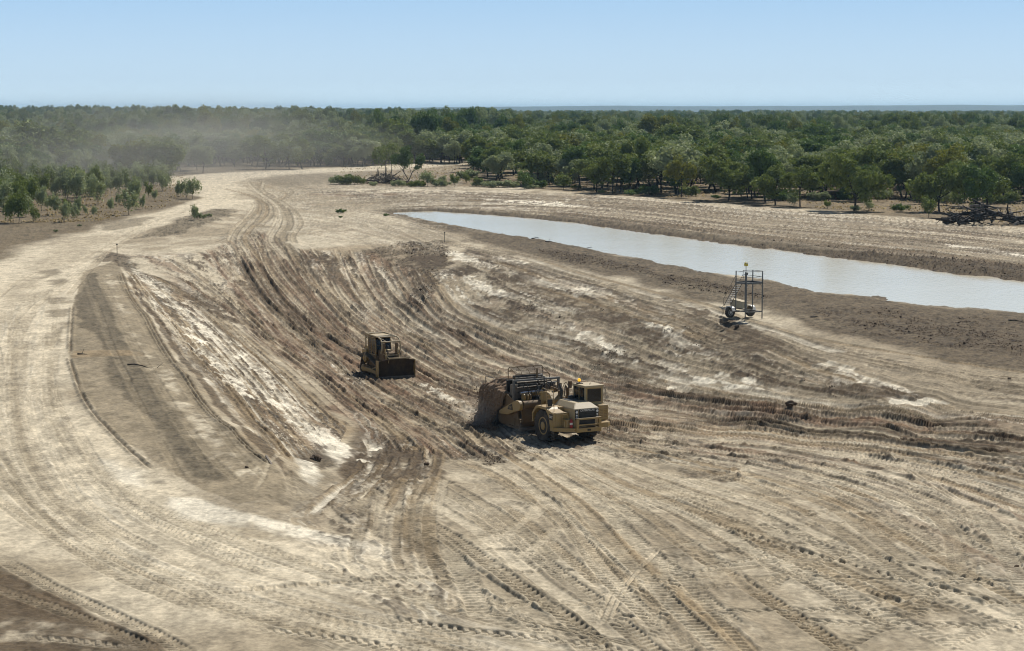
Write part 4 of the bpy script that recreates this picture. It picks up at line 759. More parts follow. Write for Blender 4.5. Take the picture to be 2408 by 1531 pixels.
ROWN = ['front', 'second', 'third', 'fourth', 'fifth', 'sixth', 'seventh', 'eighth', 'ninth', 'tenth', 'eleventh', 'twelfth']
for key in set((t['fam'], t['side']) for t in trees):
    L = sorted([t for t in trees if (t['fam'], t['side']) == key], key=lambda t: -t['py']); per = 20 if key[0] == 'tree' else 16; nrow = -(-len(L)//per)
    for r_ in range(nrow):
        row = sorted(L[r_*per:(r_+1)*per], key=lambda t: t['px'])
        for i, t in enumerate(row):
            size = 'tall' if t['h'] > 12.5 else 'small' if t['h'] < 5 else 'medium'
            if t['fam'] == 'shrub': nm = f"low {t['c']} shrub"
            elif t['fam'] == 'dead': nm = 'pale bare dead tree'
            elif t['fam'] == 'sapling': nm = f"{t['c']} sapling"
            else: nm = f"{size} {t['c']} {t['s']+' ' if t['s'] in ('broad', 'forked', 'sparse') else ''}tree"
            rown = f" in the {ROWN[r_]} row" if nrow > 1 else ''
            t['label'] = f"{nm}, {ORD[i]} from the left{rown} {SIDE[key]}"
nk = 0
for t in trees:
    z = height(t['x'], t['y']); nm, cat, grp = FAMN[t['fam']]; nk += 1
    s = t['h']/10.0
    if t['fam'] == 'tree': t['w'] *= .88
    if t['fam'] == 'dead':
        o = bpy.data.objects.new(nm, BARE[nk % 3]); COL.objects.link(o); o.location = (t['x'], t['y'], z); o.scale = (s, s, s); o.rotation_euler = (0, 0, rt.uniform(0, 6.28))
        tag(o, t['label'], cat, grp+SIDE[(t['fam'], t['side'])]); continue
    a, b = KINDS[t['s']][nk % len(KINDS[t['s']])]
    e = empty(nm, (t['x'], t['y'], z), (0, 0, rt.uniform(0, 6.28))); e.scale = (s*t['w'], s*t['w'], s)
    tag(e, t['label'], cat, grp+SIDE[(t['fam'], t['side'])])
    tr = bpy.data.objects.new('trunk', a); COL.objects.link(tr); tr.parent = e
    cr = bpy.data.objects.new('crown', b); COL.objects.link(cr); cr.parent = e
    cr.material_slots[0].link = 'OBJECT'; cr.material_slots[0].material = LEAF[t['c']]
    t['obj'] = (tr, cr)
# far wood: one mass, instanced from the standing trees
pts = [(x, d, h/10, 1.15) for d, x, h in rest]
def mass(d0, d1, dens, s0, s1, wd):
    n = int(.36*(d1*d1-d0*d0)*dens)
    for _ in range(n):
        d = math.sqrt(rt.uniform(d0*d0, d1*d1)); x = d*rt.uniform(-.36, .36)
        big = rt.random() < .10
        pts.append((x, d, rt.uniform(s0, s1)*((rt.uniform(1.25, 1.75) if x < 0 else 1.4) if big else 1), wd*(.6 if big else 1)))
mass(900, 1700, 1/60, .85, 1.5, 1.0); mass(1700, 3200, 1/120, .8, 1.5, 1.15); mass(3200, 5000, 1/260, .7, 1.5, 1.35); mass(5000, 7500, 1/900, .8, 1.5, 2.4); mass(7500, 12000, 1/4000, .8, 1.1, 5.0)
# woodland either side and just behind the frame edge keeps going
me = bpy.data.meshes.new('forest'); px = np.array([(p[0], p[1], float(macro(p[0], p[1]))) for p in pts], np.float32)
me.vertices.add(len(px)); me.vertices.foreach_set('co', px.ravel())
fo = bpy.data.objects.new('forest', me); COL.objects.link(fo); tag(fo, 'dense green eucalypt wood stretching to the horizon', 'forest', kind='stuff')
sca = me.attributes.new('sz', 'FLOAT_VECTOR', 'POINT'); sca.data.foreach_set('vector', np.array([(p[2]*p[3], p[2]*p[3], p[2]) for p in pts], np.float32).ravel())
ng = bpy.data.node_groups.new('forest_points', 'GeometryNodeTree'); ng.interface.new_socket('Geometry', in_out='INPUT', socket_type='NodeSocketGeometry'); ng.interface.new_socket('Geometry', in_out='OUTPUT', socket_type='NodeSocketGeometry')
gi = ng.nodes.new('NodeGroupInput'); go = ng.nodes.new('NodeGroupOutput'); iop = ng.nodes.new('GeometryNodeInstanceOnPoints'); mp_ = ng.nodes.new('GeometryNodeMeshToPoints')
join = ng.nodes.new('GeometryNodeJoinGeometry'); protos = [t for t in trees if 'obj' in t and t['fam'] == 'tree']
seen = {}
for t in protos:
    k = (t['obj'][1].data.name, t['c'])
    if k not in seen and t['s'] in ('round', 'broad', 'tall'): seen[k] = t
byc = {}
for (m_, c_), t in seen.items(): byc.setdefault(c_, []).append(t)
pick = byc.get('olive', [])[:7]+byc.get('dark green', [])[:4]+byc.get('yellow-green', [])[:2]+byc.get('grey-green', [])[:5]
for t in pick:
    j2 = ng.nodes.new('GeometryNodeJoinGeometry')
    for ob in t['obj']:
        oi = ng.nodes.new('GeometryNodeObjectInfo'); oi.inputs['Object'].default_value = ob; oi.inputs['As Instance'].default_value = True; oi.transform_space = 'ORIGINAL'
        ng.links.new(oi.outputs['Geometry'], j2.inputs[0])
    g2 = ng.nodes.new('GeometryNodeGeometryToInstance'); ng.links.new(j2.outputs[0], g2.inputs[0]); ng.links.new(g2.outputs[0], join.inputs[0])
rv = ng.nodes.new('FunctionNodeRandomValue'); rv.data_type = 'FLOAT_VECTOR'; rv.inputs[0].default_value = (0, 0, 0); rv.inputs[1].default_value = (0, 0, 6.283)
at2 = ng.nodes.new('GeometryNodeInputNamedAttribute'); at2.data_type = 'FLOAT_VECTOR'; at2.inputs[0].default_value = 'sz'
iop.inputs['Pick Instance'].default_value = True
ng.links.new(gi.outputs[0], mp_.inputs[0]); ng.links.new(mp_.outputs[0], iop.inputs['Points']); ng.links.new(join.outputs[0], iop.inputs['Instance']); ng.links.new(rv.outputs[0], iop.inputs['Rotation']); ng.links.new(at2.outputs[0], iop.inputs['Scale']); ng.links.new(iop.outputs[0], go.inputs[0])
md = fo.modifiers.new('wood', 'NODES'); md.node_group = ng
# hills on the horizon
def hills(name, D, top, seed, col):
    xs = np.linspace(-.45, .45, 240)*D; n = len(xs); hh = np.array([top(x/D) for x in xs]); Vh = []; rowsn = 7
    for j in range(rowsn):
        f = j/(rowsn-1); prof = math.sin(f*math.pi)
        for i in range(n): Vh.append((xs[i]*(1+.04*f), D*(1+.16*f), -3+(hh[i]+3)*prof+(vnoise(np.array([xs[i]/400.]), np.array([f*4.+seed]), seed)[0]-.5)*6*prof))
    Vh = np.array(Vh); ii = np.arange(rowsn*n).reshape(rowsn, n); ff = np.stack([ii[:-1, :-1], ii[:-1, 1:], ii[1:, 1:], ii[1:, :-1]], -1).reshape(-1, 4)
    m = NT(name+'_cover'); p = m.n('ShaderNodeNewGeometry').outputs['Position']; f = m.noise(p, .02, 5, .7); m.l(m.mix(f, (.03, .045, .025), (.07, .085, .045)), m.b.inputs['Base Color']); m.b.inputs['Roughness'].default_value = .95
    return tag(big_mesh(name, Vh, ff, m.m), kind='structure')
def top1(u):
    vx = CX+u*F; v = np.interp(vx, [-400, 0, 300, 600, 900, 1050, 1250, 1450, 1620, 1800, 1950, 2150, 2408, 2800], [262, 261, 257, 256, 254.5, 251.5, 250, 248.5, 250, 249, 248.5, 247, 246.5, 247])
    return HC+(260.5-v)/F*13500*1.04+(vnoise(np.array([vx/30.]), np.array([0.]), 3)[0]-.5)*3
hills('hills', 13500, top1, 3, None)

def dry_grass():
    """straw-coloured tufts under the trees"""
    q = np.random.default_rng(21); Vg, Fg = [], []; n = 0
    for _ in range(26000):
        d = 385*(1+q.random()**1.5*1.1); x = d*q.uniform(-.30, .30); vx, vy = to_px(x, d, 0)
        inb = (vx < 1040 and vy < 392) or (vx < 440 and vy < np.interp(vx, [0, 60, 220, 300, 400, 440], [612, 584, 534, 512, 488, 470])-4) or (vx > 800 and vy < np.interp(vx, [800, 1180, 1400, 1600, 1800, 2000, 2200, 2408], [432, 437, 454, 470, 484, 499, 512, 532])-3)
        if not inb or (500 < vx < 1110 and 385 < vy < 425 and vx < 780): continue
        if vnoise(np.array([x/9]), np.array([d/12]), 44)[0] < .42: continue
        h = q.uniform(.1, .38); z = float(macro(x, d))
        for k in range(3):
            a = q.uniform(0, 3.14); ex, ey = math.cos(a)*h*.55, math.sin(a)*h*.55; ox, oy = q.normal(0, .08, 2)*h
            Vg += [(x-ex, d-ey, z), (x+ex, d+ey, z), (x+ex*1.3+ox, d+ey*1.3+oy, z+h), (x-ex*1.3+ox, d-ey*1.3+oy, z+h*.8)]; Fg.append((n, n+1, n+2, n+3)); n += 4
    m = NT('dry_grass'); p = m.n('ShaderNodeNewGeometry').outputs['Position']; m.l(m.mix(m.noise(p, .35, 4, .7), (.15, .115, .065), (.30, .245, .14)), m.b.inputs['Base Color']); m.b.inputs['Roughness'].default_value = 1; tl = m.n('ShaderNodeBsdfTranslucent'); tl.inputs[0].default_value = (.55, .45, .27, 1); mx_ = m.n('ShaderNodeMixShader'); mx_.inputs[0].default_value = .6; m.l(m.b.outputs[0], mx_.inputs[1]); m.l(tl.outputs[0], mx_.inputs[2]); m.l(mx_.outputs[0], m.out.inputs[0])
    tag(big_mesh('dry_grass', np.array(Vg), np.array(Fg), m.m, False), 'dry straw-coloured grass tufts under the trees', 'grass', kind='stuff')
dry_grass()
# ================= machines =================
TAN = paint('dusty_yellow_paint', (.40, .265, .09), dust=(.32, .245, .15), dustamt=.7, rough=.5)
TANL = paint('pale_dusty_paint', (.42, .32, .17), dust=(.44, .37, .25), dustamt=.7, rough=.6)
STEEL = paint('dirty_steel', (.13, .11, .09), dust=(.28, .22, .15), dustamt=.6, rough=.6, metal=.2)
GREYM = paint('grey_steel', (.13, .132, .13), dust=(.26, .23, .18), dustamt=.45, rough=.5, metal=.4)
BLACK = paint('black_metal', (.012, .012, .012), dust=(.12, .10, .07), dustamt=.4, rough=.5)
RUBBER = paint('dusty_rubber', (.028, .026, .024), dust=(.20, .165, .12), dustamt=.65, rough=.9, scale=1.5)
CHROME = paint('polished_rod', (.75, .76, .78), dust=(.4, .35, .28), dustamt=.25, rough=.18, metal=.9)
BROWNP = paint('mud_caked_paint', (.19, .12, .055), dust=(.18, .13, .078), dustamt=.8, rough=.8)
BLADE = paint('scraped_blade_steel', (.05, .034, .022), dust=(.12, .08, .042), dustamt=.8, rough=.95, metal=0, scale=1.2, up=0); BLADE.node_tree.nodes['Principled BSDF'].inputs['Specular IOR Level'].default_value = .1
REDP = paint('red_paint', (.35, .02, .03), dustamt=.25); WHITEP = paint('white_paint', (.75, .73, .68), dustamt=.3)
CREAM = paint('cream_paint', (.55, .47, .32), dust=(.42, .35, .25), dustamt=.4); YELL = paint('bright_yellow_plastic', (.75, .55, .03), dustamt=.1)
gl = NT('dark_glass'); gl.b.inputs['Base Color'].default_value = (.008, .010, .013, 1); gl.b.inputs['Roughness'].default_value = .08; GLASS = gl.m
ll = NT('headlight_lens'); ll.b.inputs['Base Color'].default_value = (.75, .75, .72, 1); ll.b.inputs['Roughness'].default_value = .15; LENS = ll.m
bc = NT('lit_amber_beacon'); bc.b.inputs['Base Color'].default_value = (.9, .4, .02, 1); bc.b.inputs['Emission Color'].default_value = (1, .55, .04, 1); bc.b.inputs['Emission Strength'].default_value = .8; AMBER = bc.m
def meshmat():
    m = NT('wire_mesh'); tc = m.n('ShaderNodeTexCoord').outputs['Object']; sep = m.n('ShaderNodeSeparateXYZ'); m.l(tc, sep.inputs[0]); outs = []
    for ax in ('X', 'Y', 'Z'):
        a = m.n('ShaderNodeMath', operation='MULTIPLY'); m.l(sep.outputs[ax], a.inputs[0]); a.inputs[1].default_value = 9.0
        f = m.n('ShaderNodeMath', operation='FRACT'); m.l(a.outputs[0], f.inputs[0]); l = m.n('ShaderNodeMath', operation='LESS_THAN'); m.l(f.outputs[0], l.inputs[0]); l.inputs[1].default_value = .30; outs.append(l.outputs[0])
    mx = m.n('ShaderNodeMath', operation='MAXIMUM'); m.l(outs[0], mx.inputs[0]); m.l(outs[1], mx.inputs[1])
    m.l(mx.outputs[0], m.b.inputs['Alpha']); m.b.inputs['Base Color'].default_value = (.13, .10, .07, 1); m.b.inputs['Roughness'].default_value = .8
    return m.m
MESH = meshmat()
class MB:
    def __init__(s): s.bm = bmesh.new()
    def _add(s, verts, faces):
        vs = [s.bm.verts.new(v) for v in verts]; fs = []
        for f in faces:
            try: fs.append(s.bm.faces.new([vs[i] for i in f]))
            except ValueError: pass
        return vs, fs
    def box(s, x0, x1, y0, y1, z0, z1, bev=.0, M=None):
        v = [Vector((x, y, z)) for z in (z0, z1) for y in (y0, y1) for x in (x0, x1)]
        if M: v = [M @ p for p in v]
        vs, fs = s._add(v, [(0, 2, 3, 1), (4, 5, 7, 6), (0, 1, 5, 4), (2, 6, 7, 3), (0, 4, 6, 2), (1, 3, 7, 5)])
        if bev:
            ed = list({e for f in fs for e in f.edges}); bmesh.ops.bevel(s.bm, geom=ed, offset=bev, segments=2, affect='EDGES', profile=.6)
        return s
    def prism(s, poly, a, b, axis='y', bev=0):
        """poly in the other two axes; axis y: (x,z), axis x: (y,z), axis z: (x,y)"""
        def P(p, t): return {'y': (p[0], t, p[1]), 'x': (t, p[0], p[1]), 'z': (p[0], p[1], t)}[axis]
        n = len(poly); v = [P(p, a) for p in poly]+[P(p, b) for p in poly]
        vs, fs = s._add(v, [tuple(range(n)), tuple(range(2*n-1, n-1, -1))]+[(i, (i+1) % n, n+(i+1) % n, n+i) for i in range(n)])
        if bev: bmesh.ops.bevel(s.bm, geom=list({e for f in fs for e in f.edges}), offset=bev, segments=2, affect='EDGES')
        return s
    def cyl(s, p, q, r, r2=None, n=16):
        V_, F_ = [], []; tube(V_, F_, p, q, r, r if r2 is None else r2, n); F_.append(tuple(range(n-1, -1, -1))); s._add(V_, F_); return s
    def path(s, pts, r, n=6, closed=False):
        if closed: pts = list(pts)+[pts[0]]
        for a, b in zip(pts, pts[1:]): s.cyl(a, b, r, n=n)
        for a in pts[1:-1]:
            bmesh.ops.create_icosphere(s.bm, subdivisions=1, radius=r*1.02, matrix=Matrix.Translation(Vector(a)))
        return s
    def lathe(s, prof, c, axis='y', n=40):
        """prof [(r, t)] around an axis through c"""
        rings = []
        for r, t in prof:
            ring = []
            for i in range(n):
                a = 2*math.pi*i/n
                p = {'y': (r*math.cos(a), t, r*math.sin(a)), 'z': (r*math.cos(a), r*math.sin(a), t), 'x': (t, r*math.cos(a), r*math.sin(a))}[axis]
                ring.append(s.bm.verts.new(Vector(p)+Vector(c)))
            rings.append(ring)
        for A_, B_ in zip(rings, rings[1:]):
            for i in range(n): s.bm.faces.new((A_[i], A_[(i+1) % n], B_[(i+1) % n], B_[i]))
        s.bm.faces.new(rings[0]); s.bm.faces.new(rings[-1][::-1]); return s
    def quad(s, a, b, c, d): s._add([a, b, c, d], [(0, 1, 2, 3)]); return s
    def build(s, name, mat, parent=None, smooth=False, M=None):
        bmesh.ops.recalc_face_normals(s.bm, faces=s.bm.faces)
        me = bpy.data.meshes.new(name); s.bm.to_mesh(me); s.bm.free(); me.materials.append(mat)
        if M: me.transform(M)
        if smooth:
            me.polygons.foreach_set('use_smooth', [True]*len(me.polygons)); me.set_sharp_from_angle(angle=R(35))
        o = bpy.data.objects.new(name, me); COL.objects.link(o)
        if parent: o.parent = parent
        return o
def text(name, body, size, mat, M, parent, depth=.006, bold=.02):
    c = bpy.data.curves.new(name, 'FONT'); c.body = body; c.size = size; c.extrude = depth; c.offset = bold*size; c.align_x = 'CENTER'; c.align_y = 'CENTER'; c.materials.append(mat)
    tmp = bpy.data.objects.new('tmp', c); COL.objects.link(tmp); me = bpy.data.meshes.new_from_object(tmp); bpy.data.objects.remove(tmp)
    if not me.materials: me.materials.append(mat)
    o = bpy.data.objects.new(name, me); COL.objects.link(o); o.parent = parent; o.matrix_local = M; return o
def tyre(parent, c, r, wd, out, rim_r, rimmat, lugs=26, name='wheel'):
    h = wd/2; m = MB(); m.lathe([(rim_r, -h*.75), (r*.82, -h), (r*.95, -h*.98), (r, -h*.8), (r, h*.8), (r*.95, h*.98), (r*.82, h), (rim_r, h*.75)], c, 'y', 48)
    for i in range(lugs):
        for sd in (-1, 1):
            a = 2*math.pi*(i+(.5 if sd > 0 else 0))/lugs; M = Matrix.Translation(Vector(c)) @ Matrix.Rotation(a, 4, 'Y') @ Matrix.Rotation(sd*.35, 4, 'X')
            m.box(-.06*r, .06*r, sd*h*.5-h*.48, sd*h*.5+h*.48, r*.97, r*1.045, M=M)
    w_ = m.build(name, RUBBER, parent, smooth=True)
    o = out; k = MB().lathe([(rim_r*1.0, -h*.5*o), (rim_r*1.02, h*.78*o), (rim_r*.88, h*.80*o), (rim_r*.80, h*.45*o), (rim_r*.5, h*.45*o), (rim_r*.46, h*.85*o), (rim_r*.2, h*.9*o)], c, 'y', 32)
    for i in range(10):
        a = 6.283*i/10; k.cyl((c[0]+rim_r*.66*math.cos(a), c[1]+h*.45*o, c[2]+rim_r*.66*math.sin(a)), (c[0]+rim_r*.66*math.cos(a), c[1]+h*.55*o, c[2]+rim_r*.66*math.sin(a)), .035*r, n=6)
    k.build('rim', rimmat, w_, smooth=True); return w_

# ---------- scraper ----------
def build_scraper():
    p = at(1273.7, 1037.7); hd = R(28); ang = -math.pi/2+hd
    f = Vector((math.sin(hd), -math.cos(hd), 0)); l = Vector((math.cos(hd), math.sin(hd), 0)); org = Vector(p)+l*2.2; 
    z = SCZ
    e = empty('scraper', (org.x, org.y, z-.04), (0, 0, ang)); tag(e, 'dusty yellow wheel tractor scraper with boxy cab, spilling brown soil over its side', 'scraper')
    for y, o in ((-1.72, -1), (2.05, 1)): tyre(e, (0, y, 1.32), 1.32, .92, o, .72, TAN)
    for y, o in ((-1.68, -1), (1.75, 1)): tyre(e, (-9.1, y, 1.30), 1.30, .92, o, .72, TAN)
    MB().box(-1.4, 1.4, -.9, 1.2, .75, 1.5, .05).box(-.4, .4, -1.3, 1.6, .9, 1.6, .05).build('frame', STEEL, e)
    # hood with chamfered top
    m = MB(); yb0, yb1 = -.72, 1.62
    lo = [(-.5, yb0), (2.75, yb0), (2.75, yb1), (-.5, yb1)]; up = [(-.5, yb0+.45), (2.15, yb0+.45), (2.15, yb1-.45), (-.5, yb1-.45)]
    vs, fs = m._add([(x, y, 1.45) for x, y in lo]+[(x, y, 2.93) for x, y in lo]+[(x, y, 3.34) for x, y in up], [(3, 2, 1, 0), (0, 1, 5, 4), (1, 2, 6, 5), (2, 3, 7, 6), (3, 0, 4, 7), (4, 5, 9, 8), (5, 6, 10, 9), (6, 7, 11, 10), (7, 4, 8, 11), (8, 9, 10, 11)])
    bmesh.ops.bevel(m.bm, geom=list(m.bm.edges), offset=.035, segments=2, affect='EDGES'); m.build('hood', TANL, e)
    MB().box(-.1, .9, -.1, 1.0, 3.345, 3.37).box(-.35, -.2, -.1, 1.0, 3.345, 3.40).build('hood_vent', BLACK, e)
    gr = MB().box(2.755, 2.80, -.28, 1.28, 2.05, 2.90)
    for k in range(5): gr.box(2.80, 2.83, -.24, 1.24, 2.12+k*.14, 2.17+k*.14)
    g_o = gr.build('grille', BLACK, e)
    text('grille_lettering', 'CATERPILLAR', .22, WHITEP, Matrix.Translation((2.812, .5, 2.80)) @ Matrix.Rotation(math.pi/2, 4, 'Z') @ Matrix.Rotation(math.pi/2, 4, 'X'), g_o)
    MB().box(2.755, 2.79, -.22, 1.22, 1.5, 2.03).build('lower_grille', BLACK, e)
    for y in (-.50, 1.42):
        lb = MB().box(2.755, 2.80, y-.14, y+.14, 2.05, 2.88, .015).build('headlight_panel', BLACK, e)
        for z_ in (2.70, 2.43, 2.18): MB().cyl((2.80, y, z_), (2.83, y, z_), .105 if z_ != 2.43 else .075, n=16).build('headlight', LENS, lb, smooth=True)
    # guard frame and bumper
    m = MB()
    for y in (-.58, 1.52): m.box(2.95, 3.15, y-.11, y+.11, 1.05, 2.22, .03)
    m.box(2.95, 3.15, -.69, 1.63, 2.10, 2.24, .03).box(2.98, 3.12, -.58, 1.52, 1.62, 1.72, .02).box(2.93, 3.16, -.60, 1.54, 1.08, 1.42, .03).build('bumper_guard', TAN, e)
    m = MB(); m.prism([(1.45, -2.25), (1.95, -2.25), (3.05, -.9), (3.05, -.55), (1.45, -.55)], 1.12, 1.44, 'z', .03)
    m.prism([(1.9, 1.55), (3.05, 1.55), (3.05, 2.3), (2.7, 2.72), (1.9, 2.72)], 1.32, 1.72, 'z', .03); m.build('bumper', TAN, e)
    MB().box(3.165, 3.18, .3, .62, 1.17, 1.32).build('tow_hook_plate', BLACK, e)
    # fender and side housing
    arch = [(-1.62, 1.5), (-1.62, 2.25), (-1.05, 2.82), (-.75, 2.94), (.72, 2.94), (1.0, 2.80), (1.9, 2.62), (1.9, 1.44), (1.42, 1.44), (1.20, 2.2), (.72, 2.72), (-.6, 2.76), (-1.0, 2.62), (-1.48, 2.15), (-1.48, 1.5)]
    for y0, y1 in ((-2.22, -1.15), (1.62, 2.55)): MB().prism(arch, y0, y1, 'y').build('fender', TAN, e)
    MB().box(1.0, 1.95, -2.0, -.74, 1.44, 2.60, .04).box(1.95, 2.6, -1.35, -.74, 1.44, 2.1, .04).box(-1.0, 1.0, -1.14, -.74, 2.3, 2.93, .03).build('step_housing', TAN, e)
    d_ = MB().box(1.34, 1.88, -2.245, -2.222, 2.02, 2.52).build('decal_plate', BLACK, e)
    text('decal_lettering', 'CAT', .27, WHITEP, Matrix.Translation((1.61, -2.25, 2.27)) @ Matrix.Rotation(math.pi/2, 4, 'X'), d_, .005, .03)
    # cab
    cx0, cx1, cy0, cy1 = -.66, 1.3, 1.14, 2.88
    m = MB().box(cx0, cx1, cy0, cy1, 2.6, 3.12, .03).box(cx0-.05, cx1+.06, cy0-.05, cy1+.05, 4.36, 4.56, .04)
    for x in (cx0, cx1-.14):
        for y in (cy0, cy1-.14): m.box(x, x+.14, y, y+.14, 3.12, 4.36)
    cab = m.build('cab', TANL, e)
    MB().box(cx1-.06, cx1-.02, cy0+.14, cy1-.14, 3.12, 4.36).build('windscreen', GLASS, cab)
    MB().box(cx0+.14, cx1-.14, cy0+.02, cy0+.05, 3.12, 4.36).build('side_window', GLASS, cab); MB().box(cx0+.14, cx1-.14, cy1-.05, cy1-.02, 3.12, 4.36).build('side_window', GLASS, cab)
    MB().box(cx0+.03, cx0+.06, cy0+.14, cy1-.14, 3.12, 4.36).build('rear_window', GLASS, cab)
    MB().box(.28, .36, cy0-.015, cy0+.018, 3.12, 4.36).box(cx1-.018, cx1+.012, cy0+.1, cy0+.2, 3.1, 4.36).build('window_bar', TAN, cab)
    wf = MB(); t_ = .05
    for (a, b, c, d) in ((cy0+.14, cy1-.14, 3.12, 3.2), (cy0+.14, cy1-.14, 4.28, 4.36), (cy0+.14, cy0+.22, 3.2, 4.28), (cy1-.22, cy1-.14, 3.2, 4.28)): wf.box(cx1-.018, cx1+.005, a, b, c, d)
    wf.build('windscreen_seal', TAN, cab)
    MB().box(.2, 2.05, 2.0, 2.92, 1.75, 3.0, .06).box(.4, 1.8, 2.1, 2.85, 1.5, 1.78, .05).build('air_box', TAN, e)
    lv = MB()
    for k in range(6):
        for y in (2.12, 2.52): lv.box(2.05, 2.065, y, y+.28, 2.0+k*.13, 2.03+k*.13)
    lv.build('air_box_louvre', BROWNP, e)
    MB().path([(1.45, 2.95, 3.1), (1.45, 2.98, 4.2), (1.2, 2.95, 4.45)], .025).path([(.2, 2.98, 2.9), (.2, 3.0, 4.3), (1.45, 2.98, 4.3)], .02).build('mirror_bracket', STEEL, e)
    b_ = MB().cyl((-.2, 1.45, 4.56), (-.2, 1.45, 4.74), .05, n=8).box(-.4, .1, 1.25, 1.65, 4.56, 4.62).build('beacon_base', BLACK, e)
    MB().lathe([(.10, 4.74), (.13, 4.78), (.13, 4.90), (.08, 4.98), (.02, 5.0)], (-.2, 1.45, 0), 'z', 16).build('beacon_lamp', AMBER, b_, smooth=True)
    MB().cyl((-.45, 1.3, 4.56), (-.5, 1.28, 5.7), .014, n=5).cyl((.6, 2.1, 4.56), (.6, 2.1, 4.72), .02, n=5).cyl((.75, 1.9, 4.56), (.78, 1.9, 4.70), .02, n=5).build('antenna', BLACK, e)
    # exhaust, air cleaners
    MB().cyl((-.75, .05, 3.2), (-.75, .05, 4.1), .13, n=14).cyl((-.75, .05, 4.1), (-1.0, .0, 4.5), .10, n=12).build('exhaust_pipe', BLACK, e, smooth=True)
    MB().lathe([(.28, 3.1), (.28, 3.46), (.2, 3.56), (.05, 3.6)], (-.5, .85, 0), 'z', 20).build('air_cleaner', BLACK, e, smooth=True)
    # handrails, ladders, gate
    m = MB().path([(1.62, -1.95, 1.44), (1.62, -1.95, 3.75), (1.5, -1.95, 3.95), (1.15, -1.95, 4.0)], .028)
    m.path([(.55, -2.05, 2.94), (.55, -2.05, 4.25), (.62, -1.98, 4.38), (.62, -1.5, 4.38), (.55, -1.4, 4.25), (.55, -1.4, 2.94)], .028).path([(-.25, -2.05, 2.94), (-.25, -2.05, 4.3), (-.2, -1.98, 4.42), (.55, -2.05, 4.38)], .028)
    for z_ in (3.3, 3.6, 3.9): m.path([(.55, -2.05, z_), (.55, -1.4, z_)], .02)
    m.path([(2.1, -1.45, 1.44), (2.1, -1.45, 2.35), (2.2, -1.45, 2.5), (2.4, -1.2, 2.5), (2.45, -1.1, 2.35), (2.45, -1.1, 1.44)], .028); m.build('handrail', TAN, e)
    MB().box(.56, .60, -1.98, -1.52, 2.96, 3.55, .01).build('mesh_gate', BLACK, e)
    m = MB()
    for x, y in ((1.75, -2.2), (2.05, -2.2)): m.cyl((x, y, .45), (x, y, 1.12), .025, n=6)
    for z_ in (.47, .75, 1.0): m.box(1.73, 2.07, -2.28, -2.12, z_, z_+.035)
    for x in (2.45, 2.75): m.cyl((x, 2.6, .75), (x, 2.6, 1.32), .025, n=6)
    for z_ in (.77, 1.0): m.box(2.43, 2.77, 2.52, 2.68, z_, z_+.035)
    m.build('ladder', STEEL, e)
    fx = MB().lathe([(.10, 1.47), (.125, 1.52), (.125, 2.02), (.06, 2.12), (.03, 2.2)], (2.78, -1.0, 0), 'z', 16).build('fire_extinguisher', REDP, e, smooth=True)
    MB().lathe([(.129, 1.72), (.129, 1.88)], (2.78, -1.0, 0), 'z', 16).build('extinguisher_label', WHITEP, fx, smooth=True)
    MB().cyl((2.3, -1.35, 1.44), (2.3, -1.35, 1.95), .07, n=10).build('grease_canister', TANL, e, smooth=True)
    # hitch, gooseneck, draft tube and arms
    MB().box(-2.2, -.6, -.5, .9, 1.2, 2.4, .06).cyl((-2.1, .2, .9), (-2.1, .2, 3.2), .3, n=16).build('hitch', BROWNP, e, smooth=True)
    MB().prism([(-1.5, 2.3), (-1.6, 3.15), (-2.1, 3.6), (-2.9, 3.72), (-3.7, 3.3), (-3.9, 2.7), (-3.6, 2.3), (-3.1, 2.5), (-2.9, 2.9), (-2.5, 3.0), (-2.3, 2.6), (-2.3, 2.1)], -.35, .75, 'y', .04).build('gooseneck', TAN, e)
    MB().cyl((-3.55, -2.05, 2.55), (-3.55, 2.2, 2.55), .34, n=24).build('draft_tube', BROWNP, e, smooth=True)
    for y0, y1 in ((-2.42, -2.12), (2.2, 2.5)):
        arm = [(-7.1, 1.42), (-7.1, 1.66), (-4.2, 2.88)]+[(-3.75+.42*math.cos(a), 2.48+.42*math.sin(a)) for a in np.linspace(1.9, -1.9, 9)]+[(-4.1, 1.98), (-5.6, 1.5)]
        a_ = MB().prism(arm, y0, y1, 'y', .02).build('draft_arm', TAN, e)
        if y0 < 0:
            dp = MB().prism([(-5.55, 1.98), (-5.35, 2.30), (-4.75, 2.54), (-4.62, 2.0)], -2.44, -2.423, 'y').build('arm_decal', BLACK, a_)
            text('arm_lettering', 'CAT', .26, TANL, Matrix.Translation((-5.05, -2.447, 2.18)) @ Matrix.Rotation(math.pi/2, 4, 'X'), dp, .005, .02)
    # bowl
    side = [(-10.6, .9), (-10.8, 2.1), (-9.6, 2.6), (-7.3, 3.1), (-6.6, 3.25), (-4.9, 2.72), (-4.55, 2.1), (-3.95, .62), (-4.6, .50), (-7.7, .55), (-8.0, 1.2), (-8.6, 1.6), (-9.6, 1.6), (-10.2, 1.2)]
    m = MB().prism(side, -2.1, -1.98, 'y').prism(side, 2.05, 2.17, 'y').box(-7.6, -4.6, -1.98, 2.05, .45, .58).box(-8.2, -8.05, -1.98, 2.05, .6, 3.0)
    bowl = m.build('bowl', BROWNP, e)
    MB().box(-7.3, -7.24, -2.14, -2.1, 1.7, 3.05).box(-7.7, -4.0, -2.15, -2.1, 1.28, 1.36).box(-6.0, -4.0, -2.2, -2.1, .42, .62).box(-5.0, -4.8, -2.16, -2.1, .6, 1.3).build('bowl_rib', BROWNP, bowl)
    MB().box(-4.7, -3.95, -2.16, 2.2, .32, .52).build('cutting_edge', STEEL, bowl)
